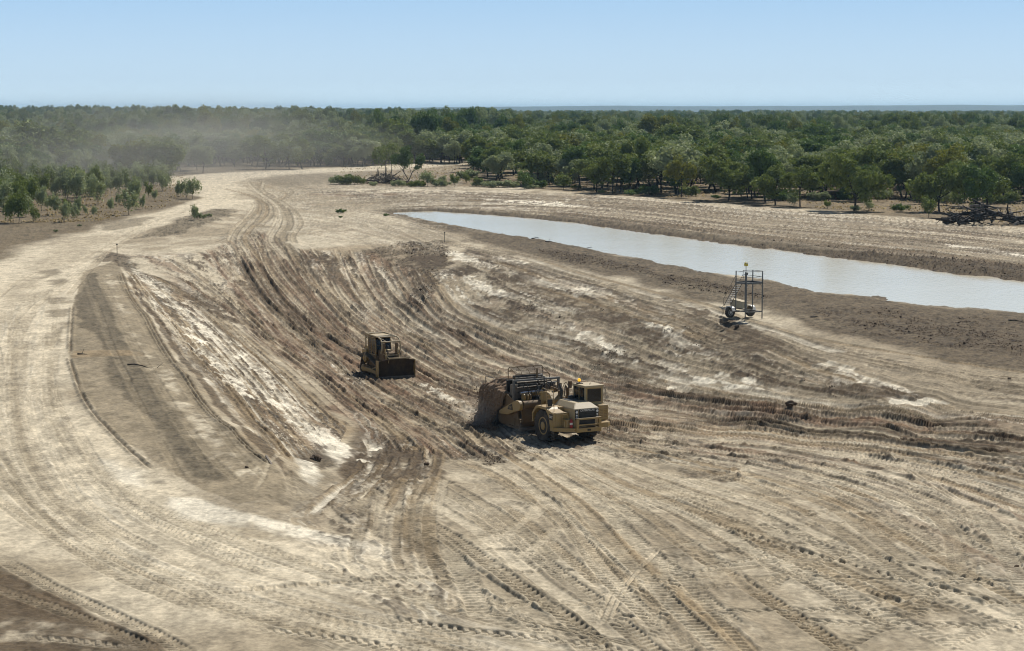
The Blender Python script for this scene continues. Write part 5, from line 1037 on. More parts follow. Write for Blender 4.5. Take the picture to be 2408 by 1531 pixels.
    ap = [(-4.4, .6), (-3.95, 1.0), (-3.85, 1.6), (-4.1, 2.1), (-4.5, 2.3), (-4.6, 2.2), (-4.25, 2.0), (-4.0, 1.6), (-4.1, 1.1), (-4.5, .75)]
    MB().prism(ap, -1.9, 1.98, 'y').build('apron', BROWNP, e)
    MB().box(-11.2, -9.2, -1.0, 1.2, 1.2, 2.9, .05).box(-11.6, -11.2, -.8, 1.0, .8, 1.9, .05).build('rear_engine_housing', TAN, e)
    for y in (-1.7, 1.8): MB().prism([(-10.6, 2.0), (-10.2, 2.75), (-8.2, 2.85), (-7.9, 2.5), (-8.3, 2.65), (-10.1, 2.6), (-10.4, 2.0)], y-.45, y+.45, 'y').build('rear_fender', TAN, e)
    # transverse frame with guard cage
    m = MB()
    for y in (-2.0, 2.3): m.box(-5.32, -5.14, y-.09, y+.09, 2.55, 4.42, .015)
    m.box(-5.34, -5.12, -2.1, 2.4, 4.30, 4.46, .015).box(-5.33, -5.13, 1.2, 2.2, 4.0, 4.08).build('guard_frame', GREYM, e)
    m = MB()
    for x, z0, z1 in ((-5.5, 4.4, 4.85), (-6.7, 4.3, 5.35)):
        m.path([(x, -1.75, z0), (x, -1.75, z1-.15), (x, -1.6, z1), (x, 1.45, z1), (x, 1.6, z1-.15), (x, 1.6, z0)], .04)
    m.path([(-5.5, -1.6, 4.85), (-6.7, -1.6, 5.35)], .035).path([(-5.5, 1.45, 4.85), (-6.7, 1.45, 5.35)], .035)
    for y in (-.85, -.1, .7): m.path([(-5.9, y, 4.75), (-6.1, y, 5.05), (-6.7, y, 5.35), (-7.0, y, 4.95)], .028)
    m.path([(-7.0, -1.6, 4.95), (-7.0, 1.45, 4.95)], .03).box(-5.42, -5.34, .25, .37, 4.46, 5.3).build('guard_cage', BROWNP, e)
    MB().quad((-5.95, -1.5, 4.78), (-5.95, 1.4, 4.78), (-6.65, 1.4, 5.30), (-6.65, -1.5, 5.30)).quad((-6.65, -1.5, 5.30), (-6.65, 1.4, 5.30), (-7.0, 1.4, 4.95), (-7.0, -1.5, 4.95)).build('cage_mesh', MESH, e)
    MB().cyl((-5.9, -1.5, 4.45), (-5.9, 1.3, 4.45), .10, n=12).cyl((-5.2, -1.7, 3.78), (-5.2, 1.8, 3.86), .045, n=8).build('roller', STEEL, e, smooth=True)
    MB().cyl((-4.9, -1.55, 3.35), (-4.9, .55, 3.42), .12, n=14).build('hydraulic_rod', CHROME, e, smooth=True)
    MB().box(-6.4, -5.9, -1.5, 1.8, 3.3, 3.75, .04).box(-6.6, -6.2, -1.9, 2.0, 2.7, 3.2, .04).box(-6.1, -5.4, -1.9, -1.5, 2.7, 4.0, .04).box(-6.1, -5.4, 1.6, 2.0, 2.7, 4.0, .04).build('lift_beam', STEEL, e)
    for y in (-1.35, -1.05, -.8): MB().lathe([(.12, -.06), (.33, -.05), (.33, .05), (.12, .06)], (-4.7, y, 3.0), 'y', 20).build('hose_reel', TAN, e, smooth=True)
    MB().box(-6.9, -6.75, -1.85, 1.95, 2.4, 4.25, .02).box(-6.75, -5.6, -1.2, 1.5, 3.75, 3.95, .03).box(-6.3, -6.15, -1.4, 1.7, 3.95, 4.35).cyl((-6.45, -1.4, 4.5), (-6.45, 1.4, 4.5), .16, n=12).build('elevator_frame', BLACK, e)
    MB().cyl((-5.6, -1.5, 4.15), (-5.6, 1.8, 4.15), .07, n=8).box(-5.1, -4.3, -1.7, 2.0, 2.45, 2.75, .03).box(-5.5, -5.0, .6, 1.9, 2.8, 4.0, .04).build('cross_beam', STEEL, e)
    hr = random.Random(3); m = MB()
    for k in range(22):
        y = hr.uniform(-1.5, -.6) if k < 6 else hr.uniform(.1, 2.0); x = hr.uniform(-4.8, -2.6); z0 = hr.uniform(2.8, 3.6); z1 = z0+hr.uniform(.4, 1.1); x2 = x+hr.uniform(-.7, .9); y2 = y+hr.uniform(-.4, .4)
        P = [(x+(x2-x)*t, y+(y2-y)*t, z0+(z1-z0)*math.sin(t*math.pi*.85)) for t in np.linspace(0, 1, 8)]; m.path(P, hr.choice([.025, .035]), 5)
    m.build('hydraulic_hose', BLACK, e)
    m = MB()
    for k in range(16):
        y = hr.uniform(.2, 1.9); x = hr.uniform(-3.9, -1.8); z0 = hr.uniform(2.7, 4.0); m.box(x, x+hr.uniform(.1, .3), y, y+hr.uniform(.1, .25), z0, z0+hr.uniform(.15, .6), .01)
    m.path([(-3, 1.0, 2.7), (-3, 1.0, 4.45)], .04).path([(-2.4, 1.5, 2.7), (-2.4, 1.5, 4.1)], .05).path([(-4.2, .6, 2.6), (-4.2, .6, 4.5), (-4.2, 1.6, 4.3)], .03).cyl((-2.6, 1.75, 2.6), (-2.6, 1.75, 3.9), .12, n=10).cyl((-3.2, .55, 3.0), (-3.2, .55, 4.0), .11, n=10)
    m.build('valve_bank', BROWNP, e)
    for y in (.0, .6): MB().cyl((-2.6, y, 3.6), (-5.4, y-.1, 3.1), .13, n=12).build('hydraulic_cylinder', TAN, e, smooth=True)
    MB().path([(-10.4, -2.0, 2.6), (-10.4, -2.0, 4.1), (-10.3, -2.0, 4.2), (-8.9, -2.0, 4.2), (-8.7, -2.0, 4.0), (-8.4, -2.0, 2.8)], .035).path([(-10.4, -2.0, 3.4), (-9.0, -2.0, 3.4)], .025).path([(-8.6, -1.9, 4.1), (-8.6, .5, 4.1)], .035).path([(-8.6, .5, 4.1), (-8.6, .5, 3.2)], .03).build('rear_handrail', STEEL, e)
    MB().quad((-8.6, -1.8, 3.4), (-8.6, .4, 3.4), (-8.6, .4, 4.08), (-8.6, -1.8, 4.08)).build('rear_mesh', MESH, e)
    # the soil it carries and sheds
    def to_w(x, y, z_): return Matrix.Rotation(ang, 4, 'Z') @ Vector((x, y, z_))+Vector((org.x, org.y, z))
    ms = NT('loose_brown_soil'); tcs_ = ms.n('ShaderNodeTexCoord').outputs['Object']; mpp = ms.n('ShaderNodeMapping'); ms.l(tcs_, mpp.inputs[0]); mpp.inputs['Scale'].default_value = (1, 1, .35); tcs = mpp.outputs[0]; fs_ = ms.noise(tcs, 3.0, 6, .75)
    ms.l(ms.mix(ms.ramp(fs_, [(.3, 0.), (.75, 1.)]), (.17, .11, .066), (.27, .185, .115)), ms.b.inputs['Base Color']); ms.b.inputs['Roughness'].default_value = 1; ms.bump(ms.noise(tcs, 7, 4, .7), .6, .05)
    n1_, n2_ = 70, 60; Vs, Fs = [], []; q = np.random.default_rng(4)
    # heap surface (upper) then spill face down the near side; one curved sheet with thickness, broken edges
    for j in range(n2_):
        v = j/(n2_-1)
        for i in range(n1_):
            u = i/(n1_-1); x = -10.9+u*4.5
            if v < .42:
                w_ = v/.42; y = 1.4-w_*3.35; zz = 3.05+1.05*math.sin(min(1, w_*1.1)*math.pi*.85)*max(0, math.sin(min(1, u*1.15+.1)*math.pi))**.6*(.75+.35*u)
            else:
                w_ = (v-.42)/.58; ztop = 3.0+.35*math.sin(u*math.pi); lowx = .03+.20*abs(math.sin(u*9+1))+max(0, (u-.62))*5.5; zz = max(ztop*max(0, 1-w_)**1.05, lowx if u > .62 else .02)
                y = -1.95-.30*math.sin(min(w_*1.6, 1)*math.pi/2)-.55*w_**3*(1-u*.8)
                x = x-u*w_*.55+(.0 if u < .62 else -(u-.62)*w_*1.3)
            nn = (vnoise(np.array([u*22.]), np.array([v*9.]), 12)[0]-.5)*.26+(vnoise(np.array([u*60.]), np.array([v*20.]), 13)[0]-.5)*.12
            Vs.append((x+nn*.4, y-abs(nn)*1.3-(.16*abs(math.sin(u*17+math.sin(v*5)))*(v > .42)), zz+nn*(1 if v < .42 else .2)))
    for j in range(n2_-1):
        for i in range(n1_-1): Fs.append((j*n1_+i, j*n1_+i+1, (j+1)*n1_+i+1, (j+1)*n1_+i))
    Vw = [to_w(*v) for v in Vs]; so = link_mesh('soil_heap', Vw, Fs, ms.m, smooth=True); sm_ = so.modifiers.new('t', 'SOLIDIFY'); sm_.thickness = .12
    tag(so, 'heap of loose brown soil in the scraper bowl spilling down its side', 'soil')
    # falling clods and the low bank under it
    V2, F2 = [], []
    for k in range(650):
        u = q.random(); x = -11.3+u*4.6+q.normal(0, .25); z_ = abs(q.uniform(0, 3.3)) if k % 3 else abs(q.normal(0, .12)); y = -2.3-abs(q.normal(0, .22))-(.55*(1-z_/3.3) if k % 3 else abs(q.normal(0, .7))); s_ = q.uniform(.02, .07)*(1.5 if z_ < .3 else 1)
        b0 = len(V2); c_ = to_w(x, y, z_)
        for a_ in ((1, 0, 0), (-1, 0, 0), (0, 1, 0), (0, -1, 0), (0, 0, 1), (0, 0, -1)): V2.append((c_.x+a_[0]*s_*q.uniform(.6, 1.4), c_.y+a_[1]*s_*q.uniform(.6, 1.4), c_.z+a_[2]*s_*q.uniform(.6, 1.4)))
        for a_ in ((0, 2, 4), (2, 1, 4), (1, 3, 4), (3, 0, 4), (2, 0, 5), (1, 2, 5), (3, 1, 5), (0, 3, 5)): F2.append(tuple(b0+i for i in a_))
    tag(link_mesh('falling_soil', V2, F2, ms.m), 'brown clods falling from the side of the scraper bowl', 'falling soil', kind='stuff')
    return to_w
# ---------- bulldozer ----------
def build_dozer():
    hd = R(27); ang = -math.pi/2+hd; p = at((1380+725/5.467)/1.701, (1280+1290/5.467)/1.701)
    f = Vector((math.sin(hd), -math.cos(hd), 0)); l = Vector((math.cos(hd), math.sin(hd), 0)); org = Vector((p[0], p[1], 0))-f*3.6+l*2.07
    e = empty('bulldozer', (org.x, org.y, DZZ-.03), (0, 0, ang)); tag(e, 'mud-caked yellow bulldozer with tubular roof guard and wide dark blade', 'bulldozer')
    # crawlers: elevated sprocket triangle
    def loop(cs, n=12):
        pts = []
        k = len(cs)
        for i in range(k):
            (x0, z0, r0), (x1, z1, r1), (x2, z2, r2) = cs[i-1], cs[i], cs[(i+1) % k]
            def off(ax, az, ar, bx_, bz, br):
                dx, dz = bx_-ax, bz-az; L = math.hypot(dx, dz); return math.atan2(dz, dx)+math.pi/2
            a0 = off(x0, z0, r0, x1, z1, r1); a1 = off(x1, z1, r1, x2, z2, r2)
            while a1 > a0: a1 -= 2*math.pi
            for t in np.linspace(0, 1, 6): a = a0+(a1-a0)*t; pts.append((x1+r1*math.cos(a), z1+r1*math.sin(a)))
        return pts
    for y in (-1.12, 1.12):
        cs = [(-2.45, .48, .48), (-1.9, 1.62, .50), (1.75, .52, .52)]
        pts = loop(cs); P = np.array(pts+[pts[0]]); seg = np.hypot(*(P[1:]-P[:-1]).T); cum = np.concatenate([[0], np.cumsum(seg)]); n = int(cum[-1]/.21); tr = MB(); ctr = np.array([-.9, .75])
        for i in range(n):
            s0 = cum[-1]*i/n; x = np.interp(s0, cum, P[:, 0]); z_ = np.interp(s0, cum, P[:, 1]); x2 = np.interp(s0+.05, cum, P[:, 0]); z2 = np.interp(s0+.05, cum, P[:, 1]); a = math.atan2(z2-z_, x2-x)
            M = Matrix.Translation((x, y, z_)) @ Matrix.Rotation(-a, 4, 'Y'); sg = 1 if (Matrix.Rotation(-a, 3, 'Y') @ Vector((0, 0, 1))).dot(Vector((x-ctr[0], 0, z_-ctr[1]))) > 0 else -1
            tr.box(-.098, .098, -.30, .30, -.03, .03, M=M); tr.box(-.10, -.07, -.30, .30, min(.03*sg, .09*sg), max(.03*sg, .09*sg), M=M)
        t_o = tr.build('crawler_track', STEEL, e)
        inner = y-.10 if y > 0 else y+.10
        MB().prism([(-2.5, .35), (-2.2, .85), (1.6, .80), (1.9, .35), (1.5, .12), (-2.2, .12)], y-.16, y+.16, 'y').cyl((-1.9, y-.26, 1.62), (-1.9, y+.26, 1.62), .28, n=20).build('track_frame', BROWNP, t_o)
        for cx_, cz_, r_, nm in ((-1.9, 1.62, .46, 'sprocket'), (-2.45, .48, .42, 'idler'), (1.75, .52, .46, 'idler')):
            MB().lathe([(.10, -.32), (.16, -.30), (r_*.78, -.20), (r_*.95, -.16), (r_, -.05), (r_, .05), (r_*.95, .16), (r_*.78, .20), (.16, .30), (.10, .32)], (cx_, y, cz_), 'y', 24).build(nm, TAN, t_o, smooth=True)
        for k in range(7): MB().cyl((-1.8+k*.5, y-.14, .24), (-1.8+k*.5, y+.14, .24), .15, n=14).build('roller', STEEL, t_o, smooth=True)
    MB().box(-2.6, 1.9, -.78, .78, .55, 1.55, .05).box(-3.0, -2.0, -.9, .9, .9, 2.0, .06).build('chassis', BROWNP, e)
    # engine hood
    h_ = MB().prism([(-.2, 1.5), (-.2, 2.75), (1.9, 2.52), (2.05, 2.4), (2.05, 1.45)], -.58, .58, 'y', .04).build('engine_hood', BROWNP, e)
    g_ = MB().box(2.055, 2.09, -.46, .46, 1.55, 2.3)
    for k in range(6): g_.box(2.09, 2.11, -.42, .42, 1.62+k*.11, 1.65+k*.11)
    gg = g_.build('grille', BLACK, h_)
    text('grille_lettering', 'CATERPILLAR', .13, WHITEP, Matrix.Translation((2.113, 0, 2.24)) @ Matrix.Rotation(math.pi/2, 4, 'Z') @ Matrix.Rotation(math.pi/2, 4, 'X'), gg, .004)
    MB().box(.7, 1.5, .05, .42, 2.60, 2.72, .02).build('hood_hatch', TANL, h_)
    MB().cyl((1.1, -.28, 2.6), (1.1, -.28, 3.35), .07, n=12).build('exhaust_pipe', BLACK, e, smooth=True); MB().lathe([(.16, 2.62), (.16, 3.0), (.1, 3.1)], (.6, .32, 0), 'z', 16).build('air_cleaner', BLACK, e, smooth=True)
    # cab
    cb = MB().prism([(-1.75, 1.6), (-1.85, 4.02), (.05, 4.02), (.35, 2.7), (.2, 1.6)], -.86, -.80, 'y').prism([(-1.75, 1.6), (-1.85, 4.02), (.05, 4.02), (.35, 2.7), (.2, 1.6)], .80, .86, 'y').box(-1.85, -1.75, -.8, .8, 2.0, 4.0).box(-1.8, .3, -.8, .8, 1.55, 2.0).build('cab', BROWNP, e)
    fr = MB()
    for y in (-.87, .87):
        for a, b in (((-1.78, 2.1), (-1.82, 3.9)), ((-1.82, 3.9), (.0, 3.9)), ((.0, 3.9), (.28, 2.7)), ((.28, 2.7), (.18, 2.1)), ((.18, 2.1), (-1.78, 2.1)), ((-.95, 2.1), (-.98, 3.9))): fr.cyl((a[0], y, a[1]), (b[0], y, b[1]), .05, n=6)
    fr.build('cab_frame', TAN, cab if False else cb)
    for y in (-.88, .88):
        MB().prism([(-.88, 2.2), (-.9, 3.82), (-.05, 3.82), (.2, 2.7), (.12, 2.2)], y-.01, y+.01, 'y').build('door_window', GLASS, cb)
        lv = MB()
        for k in range(9): lv.box(-1.72, -1.05, y-.025, y+.025, 2.3+k*.17, 2.36+k*.17)
        lv.build('louvre', STEEL, cb)
    MB().quad((.06, -.78, 3.95), (.06, .78, 3.95), (.34, .78, 2.72), (.34, -.78, 2.72)).build('windscreen', GLASS, cb)
    MB().box(-3.15, -1.9, -.75, .75, 2.0, 2.85, .1).box(-3.3, -2.2, -1.0, -.72, 1.95, 2.45, .05).build('fuel_tank', TAN, e)
    MB().box(-1.95, .1, -1.0, 1.0, 4.06, 4.14, .02).build('roof_plate', TANL, e)
    MB().box(.12, .95, -.98, .98, 4.03, 4.09, .01).build('roof_shade', BLACK, e)
    rg = MB()
    for y in (-1.05, 1.05):
        rg.path([(-2.0, y, 1.9), (-2.1, y, 4.15), (-1.95, y, 4.22), (1.3, y, 4.12), (1.9, y, 3.98), (2.2, y, 3.7), (2.3, y, 3.3), (2.25, y, 2.8), (2.0, y, 2.45)], .075, 10)
    for x, z_ in ((-1.95, 4.22), (1.25, 4.12), (2.2, 3.70)): rg.cyl((x, -1.05, z_), (x, 1.05, z_), .07, n=10)
    rg.path([(1.25, -.95, 4.1), (2.2, -.45, 3.7)], .03).path([(1.25, .95, 4.1), (2.2, .45, 3.7)], .03).build('roof_guard', TANL, e, smooth=True)
    for y in (-.72, .72):
        MB().box(1.9, 2.2, y-.12, y+.12, .9, 3.55, .03).build('lift_post', BROWNP, e)
        MB().cyl((2.25, y, 2.95), (2.9, y, 1.45), .085, n=12).build('lift_cylinder', TAN, e, smooth=True); MB().cyl((2.9, y, 1.45), (3.08, y, .9), .045, n=10).build('cylinder_rod', CHROME, e, smooth=True)
    for y in (-1.62, 1.62):
        MB().prism([(-1.6, .35), (-1.6, .75), (.8, .80), (3.2, .55), (3.3, .25), (.8, .40)], y-.13, y+.13, 'y', .02).build('push_arm', TAN, e)
        MB().cyl((1.2, y, .8), (3.25, y, 1.35), .08, n=10).build('tilt_brace', TAN, e, smooth=True)
    # blade: curved face with end plates
    n = 14; V_, F_ = [], []
    ysb = [-2.07, -1.55, -1.1, 1.1, 1.55, 2.07]
    def zt(y): return 1.86 if abs(y) > 2.0 else 1.92 if abs(y) > 1.5 else 2.02
    for th in (0, -.09):
        for y in ysb:
            for i in range(n): t = i/(n-1); V_.append((3.62+th-.42*math.sin(t*math.pi)*.8-.05*t+(.10 if abs(y) > 2 else .03 if abs(y) > 1.3 else 0), y, zt(y)*t))
    k = len(ysb)
    for s_ in range(2):
        for j in range(k-1):
            for i in range(n-1): b0 = s_*k*n+j*n+i; F_.append((b0, b0+1, b0+n+1, b0+n))
    for j in range(k-1): F_.append((j*n+n-1, (j+1)*n+n-1, k*n+(j+1)*n+n-1, k*n+j*n+n-1)); F_.append((j*n, (j+1)*n, k*n+(j+1)*n, k*n+j*n))
    bl = link_mesh('blade', V_, F_, BLADE, e, smooth=True)
    MB().box(3.15, 3.78, -2.14, -2.07, .0, 1.9, .01).box(3.15, 3.78, 2.07, 2.14, .0, 1.9, .01).build('end_plate', TAN, bl)
    MB().box(3.60, 3.72, -2.12, 2.12, .0, .22).box(3.0, 3.12, -1.9, 1.9, .3, 1.3).build('cutting_edge', STEEL, bl)
    m = MB().box(3.52, 3.66, -.85, 1.55, 2.03, 2.16).box(2.45, 2.56, -.65, .65, 2.26, 2.36)
    m.cyl((2.15, -.82, 2.42), (3.58, -.72, 2.10), .055, n=4).cyl((2.15, .75, 2.42), (3.58, .95, 2.10), .055, n=4).cyl((3.55, -.8, 2.05), (3.4, -.8, 1.6), .04, n=4); m.build('blade_guard', TANL, e)
    # rolled earth in front of the blade
    return org
# ---------- observation tower on a trailer ----------
TREAD = paint('galvanised_tread', (.42, .42, .41), dustamt=.3)
def build_tower():
    p = at(1752.4, 754.4); A = Vector((p[0], p[1], 0)); u = Vector((.857, .515, 0)); v = Vector((-.515, .857, 0)); z = height(p[0], p[1])
    e = empty('tower_trailer', (A.x, A.y, z), (0, 0, math.atan2(.515, .857))); tag(e, 'grey steel viewing platform on a two-wheel trailer with stairs, beside the pond', 'trailer')
    W, D_ = 2.25, 1.68; PF = 3.85; TP = 5.1
    for i, (x, y, zb) in enumerate(((0, 0, 0), (W, 0, 0), (W, D_, .85), (0, D_, .85))): MB().box(x-.045, x+.045, y-.045, y+.045, zb, TP).build('post', GREYM, e)
    MB().box(-.03, .16, -.02, .12, .8, 5.0).build('mast', GREYM, e)
    m = MB().box(-.05, W+.05, -.05, .05, PF-.1, PF+.1).box(-.05, W+.05, D_-.05, D_+.05, PF-.1, PF+.1).box(-.05, .05, -.05, D_+.05, PF-.1, PF+.1).box(W-.05, W+.05, -.05, D_+.05, PF-.1, PF+.1).box(0, W, 0, D_, PF-.09, PF-.05)
    m.build('platform', GREYM, e)
    m = MB()
    for z_ in (TP-.02, PF+.62):
        for a, b in (((0, 0), (W, 0)), ((W, 0), (W, D_)), ((W, D_), (.95, D_)), ((0, D_), (0, 0))): m.cyl((a[0], a[1], z_), (b[0], b[1], z_), .028, n=6)
    m.cyl((.95, D_, PF), (.95, D_, TP), .028, n=6).cyl((0, 0, PF-.5), (.35, 0, PF-.1), .025, n=5).cyl((W, 0, PF-.5), (W-.35, 0, PF-.1), .025, n=5).build('guard_rail', GREYM, e)
    s0, s1 = Vector((0, D_, PF)), Vector((0, D_+2.15, 1.15)); m = MB()
    for x in (.05, .92): m.cyl((x, s0.y, s0.z), (x, s1.y, s1.z), .04, n=6)
    m.build('stair_stringer', STEEL, e)
    for k in range(11):
        t = (k+.6)/11.3; c = s0.lerp(s1, t); MB().box(.05, .92, c.y-.11, c.y+.11, c.z-.02, c.z+.025).build('stair_tread', TREAD, e)
    m = MB()
    for x in (.02, .95): m.path([(x, D_, TP-.4), (x, D_+1.95, 2.15), (x, D_+2.15, 1.95), (x, D_+2.15, 1.15)], .025)
    m.build('stair_rail', STEEL, e)
    cam_o = MB().cyl((.06, .05, 5.0), (.06, .05, 5.72), .035, n=8).path([(-.22, .05, 4.82), (.3, .05, 4.92)], .02).path([(.0, .05, 4.6), (-.12, .05, 4.85)], .02).box(.02, .3, .0, .1, 4.75, 5.0).build('lamp_pole', STEEL, e)
    MB().box(-.1, .22, -.1, .2, 5.72, 6.0, .03).box(-.06, .18, -.06, .16, 6.0, 6.1, .02).build('yellow_lamp', YELL, cam_o); MB().box(-.05, .04, -.12, -.1, 5.98, 6.08).box(.1, .19, -.12, -.1, 5.98, 6.08).build('lens', LENS, cam_o)
    ch = MB().box(.3, .4, .0, 4.6, .72, .84).box(1.85, 1.95, .0, 4.2, .72, .84).box(-.0, W, .0, .08, .70, .80).box(.0, W, 1.6, 1.7, .70, .80).box(-.05, W+.3, 2.45, 2.55, .55, .67).box(.3, 1.95, 4.1, 4.2, .72, .84)
    ch.cyl((.35, 4.2, .78), (1.1, 5.6, .78), .045, n=6).cyl((1.9, 4.2, .78), (1.1, 5.6, .78), .045, n=6).box(1.03, 1.17, 5.5, 6.0, .73, .83).build('chassis', GREYM, e)
    MB().cyl((.95, 5.3, .0), (.95, 5.3, .95), .03, n=6).cyl((.1, 3.9, .25), (.1, 3.9, .8), .03, n=6).cyl((W, .0, .8), (W-.35, .9, .78), .03, n=5).build('jockey_stand', STEEL, e)
    for x, o in ((-.12, -1), (2.62, 1)):
        tyre(e, (x, 2.5, .56), .56, .34, o, .30, WHITEP, 18)
        MB().prism([(1.75, .75), (1.95, 1.1), (2.2, 1.22), (2.85, 1.22), (3.05, 1.1), (3.2, .75), (3.12, .75), (2.98, 1.04), (2.8, 1.15), (2.25, 1.15), (2.02, 1.04), (1.83, .75)], x-.2, x+.2, 'x').build('mudguard', WHITEP, e)
    bx_ = MB(); bx_.prism([(2.05, .95), (2.05, 1.62), (4.1, 1.80), (4.1, .95)], 1.15, 1.85, 'x', .02); o = bx_.build('tool_box', CREAM, e)
    MB().prism([(2.0, 1.64), (2.0, 1.68), (4.15, 1.86), (4.15, 1.82)], 1.1, 1.9, 'x').build('box_lid', TANL, o); MB().box(1.45, 1.6, 2.03, 2.05, 1.25, 1.4).build('box_latch', BLACK, o)
# ---------- odds and ends ----------
def log_mesh(seed, L, r):
    q = np.random.default_rng(seed); V_, F_ = [], []; n = 5; P = [np.array([0, 0, 0.])]; d = np.array([1, 0, 0.])
    for i in range(n): d = d+np.append(0, q.normal(0, .12, 2)); P.append(P[-1]+d/np.linalg.norm(d)*L/n)
    for i in range(n): tube(V_, F_, P[i], P[i+1], r*(1-.12*i), r*(1-.12*(i+1)), 7)
    for _ in range(2):
        i = q.integers(1, n); dd = q.normal(0, 1, 3); dd[0] = abs(dd[0]); dd /= np.linalg.norm(dd); tube(V_, F_, P[i], P[i]+dd*L*.25, r*.4, r*.15, 5)
    me = bpy.data.meshes.new('log'); me.from_pydata([tuple(v) for v in V_], [], F_); me.polygons.foreach_set('use_smooth', [True]*len(F_)); me.update(); return me
LOGD = barkmat('charred_timber', (.035, .028, .024)); LOGP = barkmat('bleached_timber', (.20, .17, .14))
def timber_heap():
    ms = [log_mesh(40+i, L, r) for i, (L, r) in enumerate(((4.5, .26), (3.6, .34), (5.2, .2), (2.8, .4), (4.2, .16)))]
    for m_ in ms: m_.materials.append(LOGD)
    c = on_plane(2335, 529, 0); q = random.Random(8); k = 0; W_ = 15.0
    words = ['thick', 'crooked', 'slender', 'stout', 'long thin']
    items = []
    for i in range(78):
        u = q.uniform(-1, 1); dy = q.uniform(-.9, .9); hmax = 3.9*(1-abs(u)**1.6)*(1-abs(dy)**2*.5)
        items.append((u, dy, q.uniform(.1, 1)*hmax+.2, q.uniform(-.5, .5)+(0 if q.random() < .7 else 1.3), q.uniform(-.28, .35)))
    items.sort(key=lambda t: t[0])
    for u, dy, z_, a, tl in items:
        mi = k % 5; o = bpy.data.objects.new('fallen_log', ms[mi]); COL.objects.link(o); x = c[0]+u*W_*.5-1.5; y = c[1]+dy*4
        o.location = (x, y, height(x, y)+z_); o.rotation_euler = (q.uniform(0, 6), -tl, a+(math.pi if q.random() < .5 else 0)); pale = q.random() < .28
        o.material_slots[0].link = 'OBJECT'; o.material_slots[0].material = LOGP if pale else LOGD
        lvl = 'low' if z_ < .9 else 'midway up' if z_ < 1.9 else 'near the top'
        third = 'left flank' if k < 26 else 'middle' if k < 52 else 'right flank'
        jj = k if k < 26 else k-26 if k < 52 else k-52
        tag(o, f"{'bleached' if pale else 'charred'} {words[mi]} log, {ORD[jj]} from the left in the {third} of the timber heap", 'log', 'logs in the timber heap'); k += 1
def brush_heap():
    c = on_plane(905, 431, 0); V_, F_ = [], []; q = np.random.default_rng(6)
    for i in range(420):
        u = q.normal(0, .45); v = q.normal(0, .4); hz = 3.6*math.exp(-(u*u+v*v)*2)*q.random(); p = np.array([c[0]+u*8, c[1]+v*5, hz*.9+.1]); d = q.normal(0, 1, 3); d[2] *= .45; d /= np.linalg.norm(d); L = q.uniform(.6, 2.6)
        tube(V_, F_, p-d*L/2, p+d*L/2, .09, .03, 4)
    for i in range(5): p = np.array([c[0]+q.normal(0, 2), c[1], 2.2]); tube(V_, F_, p, p+np.array([q.uniform(-1, 2.5), 0, q.uniform(1.5, 3)]), .16, .06, 6)
    tag(link_mesh('brush_pile', V_, F_, LOGD), 'dark tangled heap of pushed-up branches beside the haul road', 'brush pile')
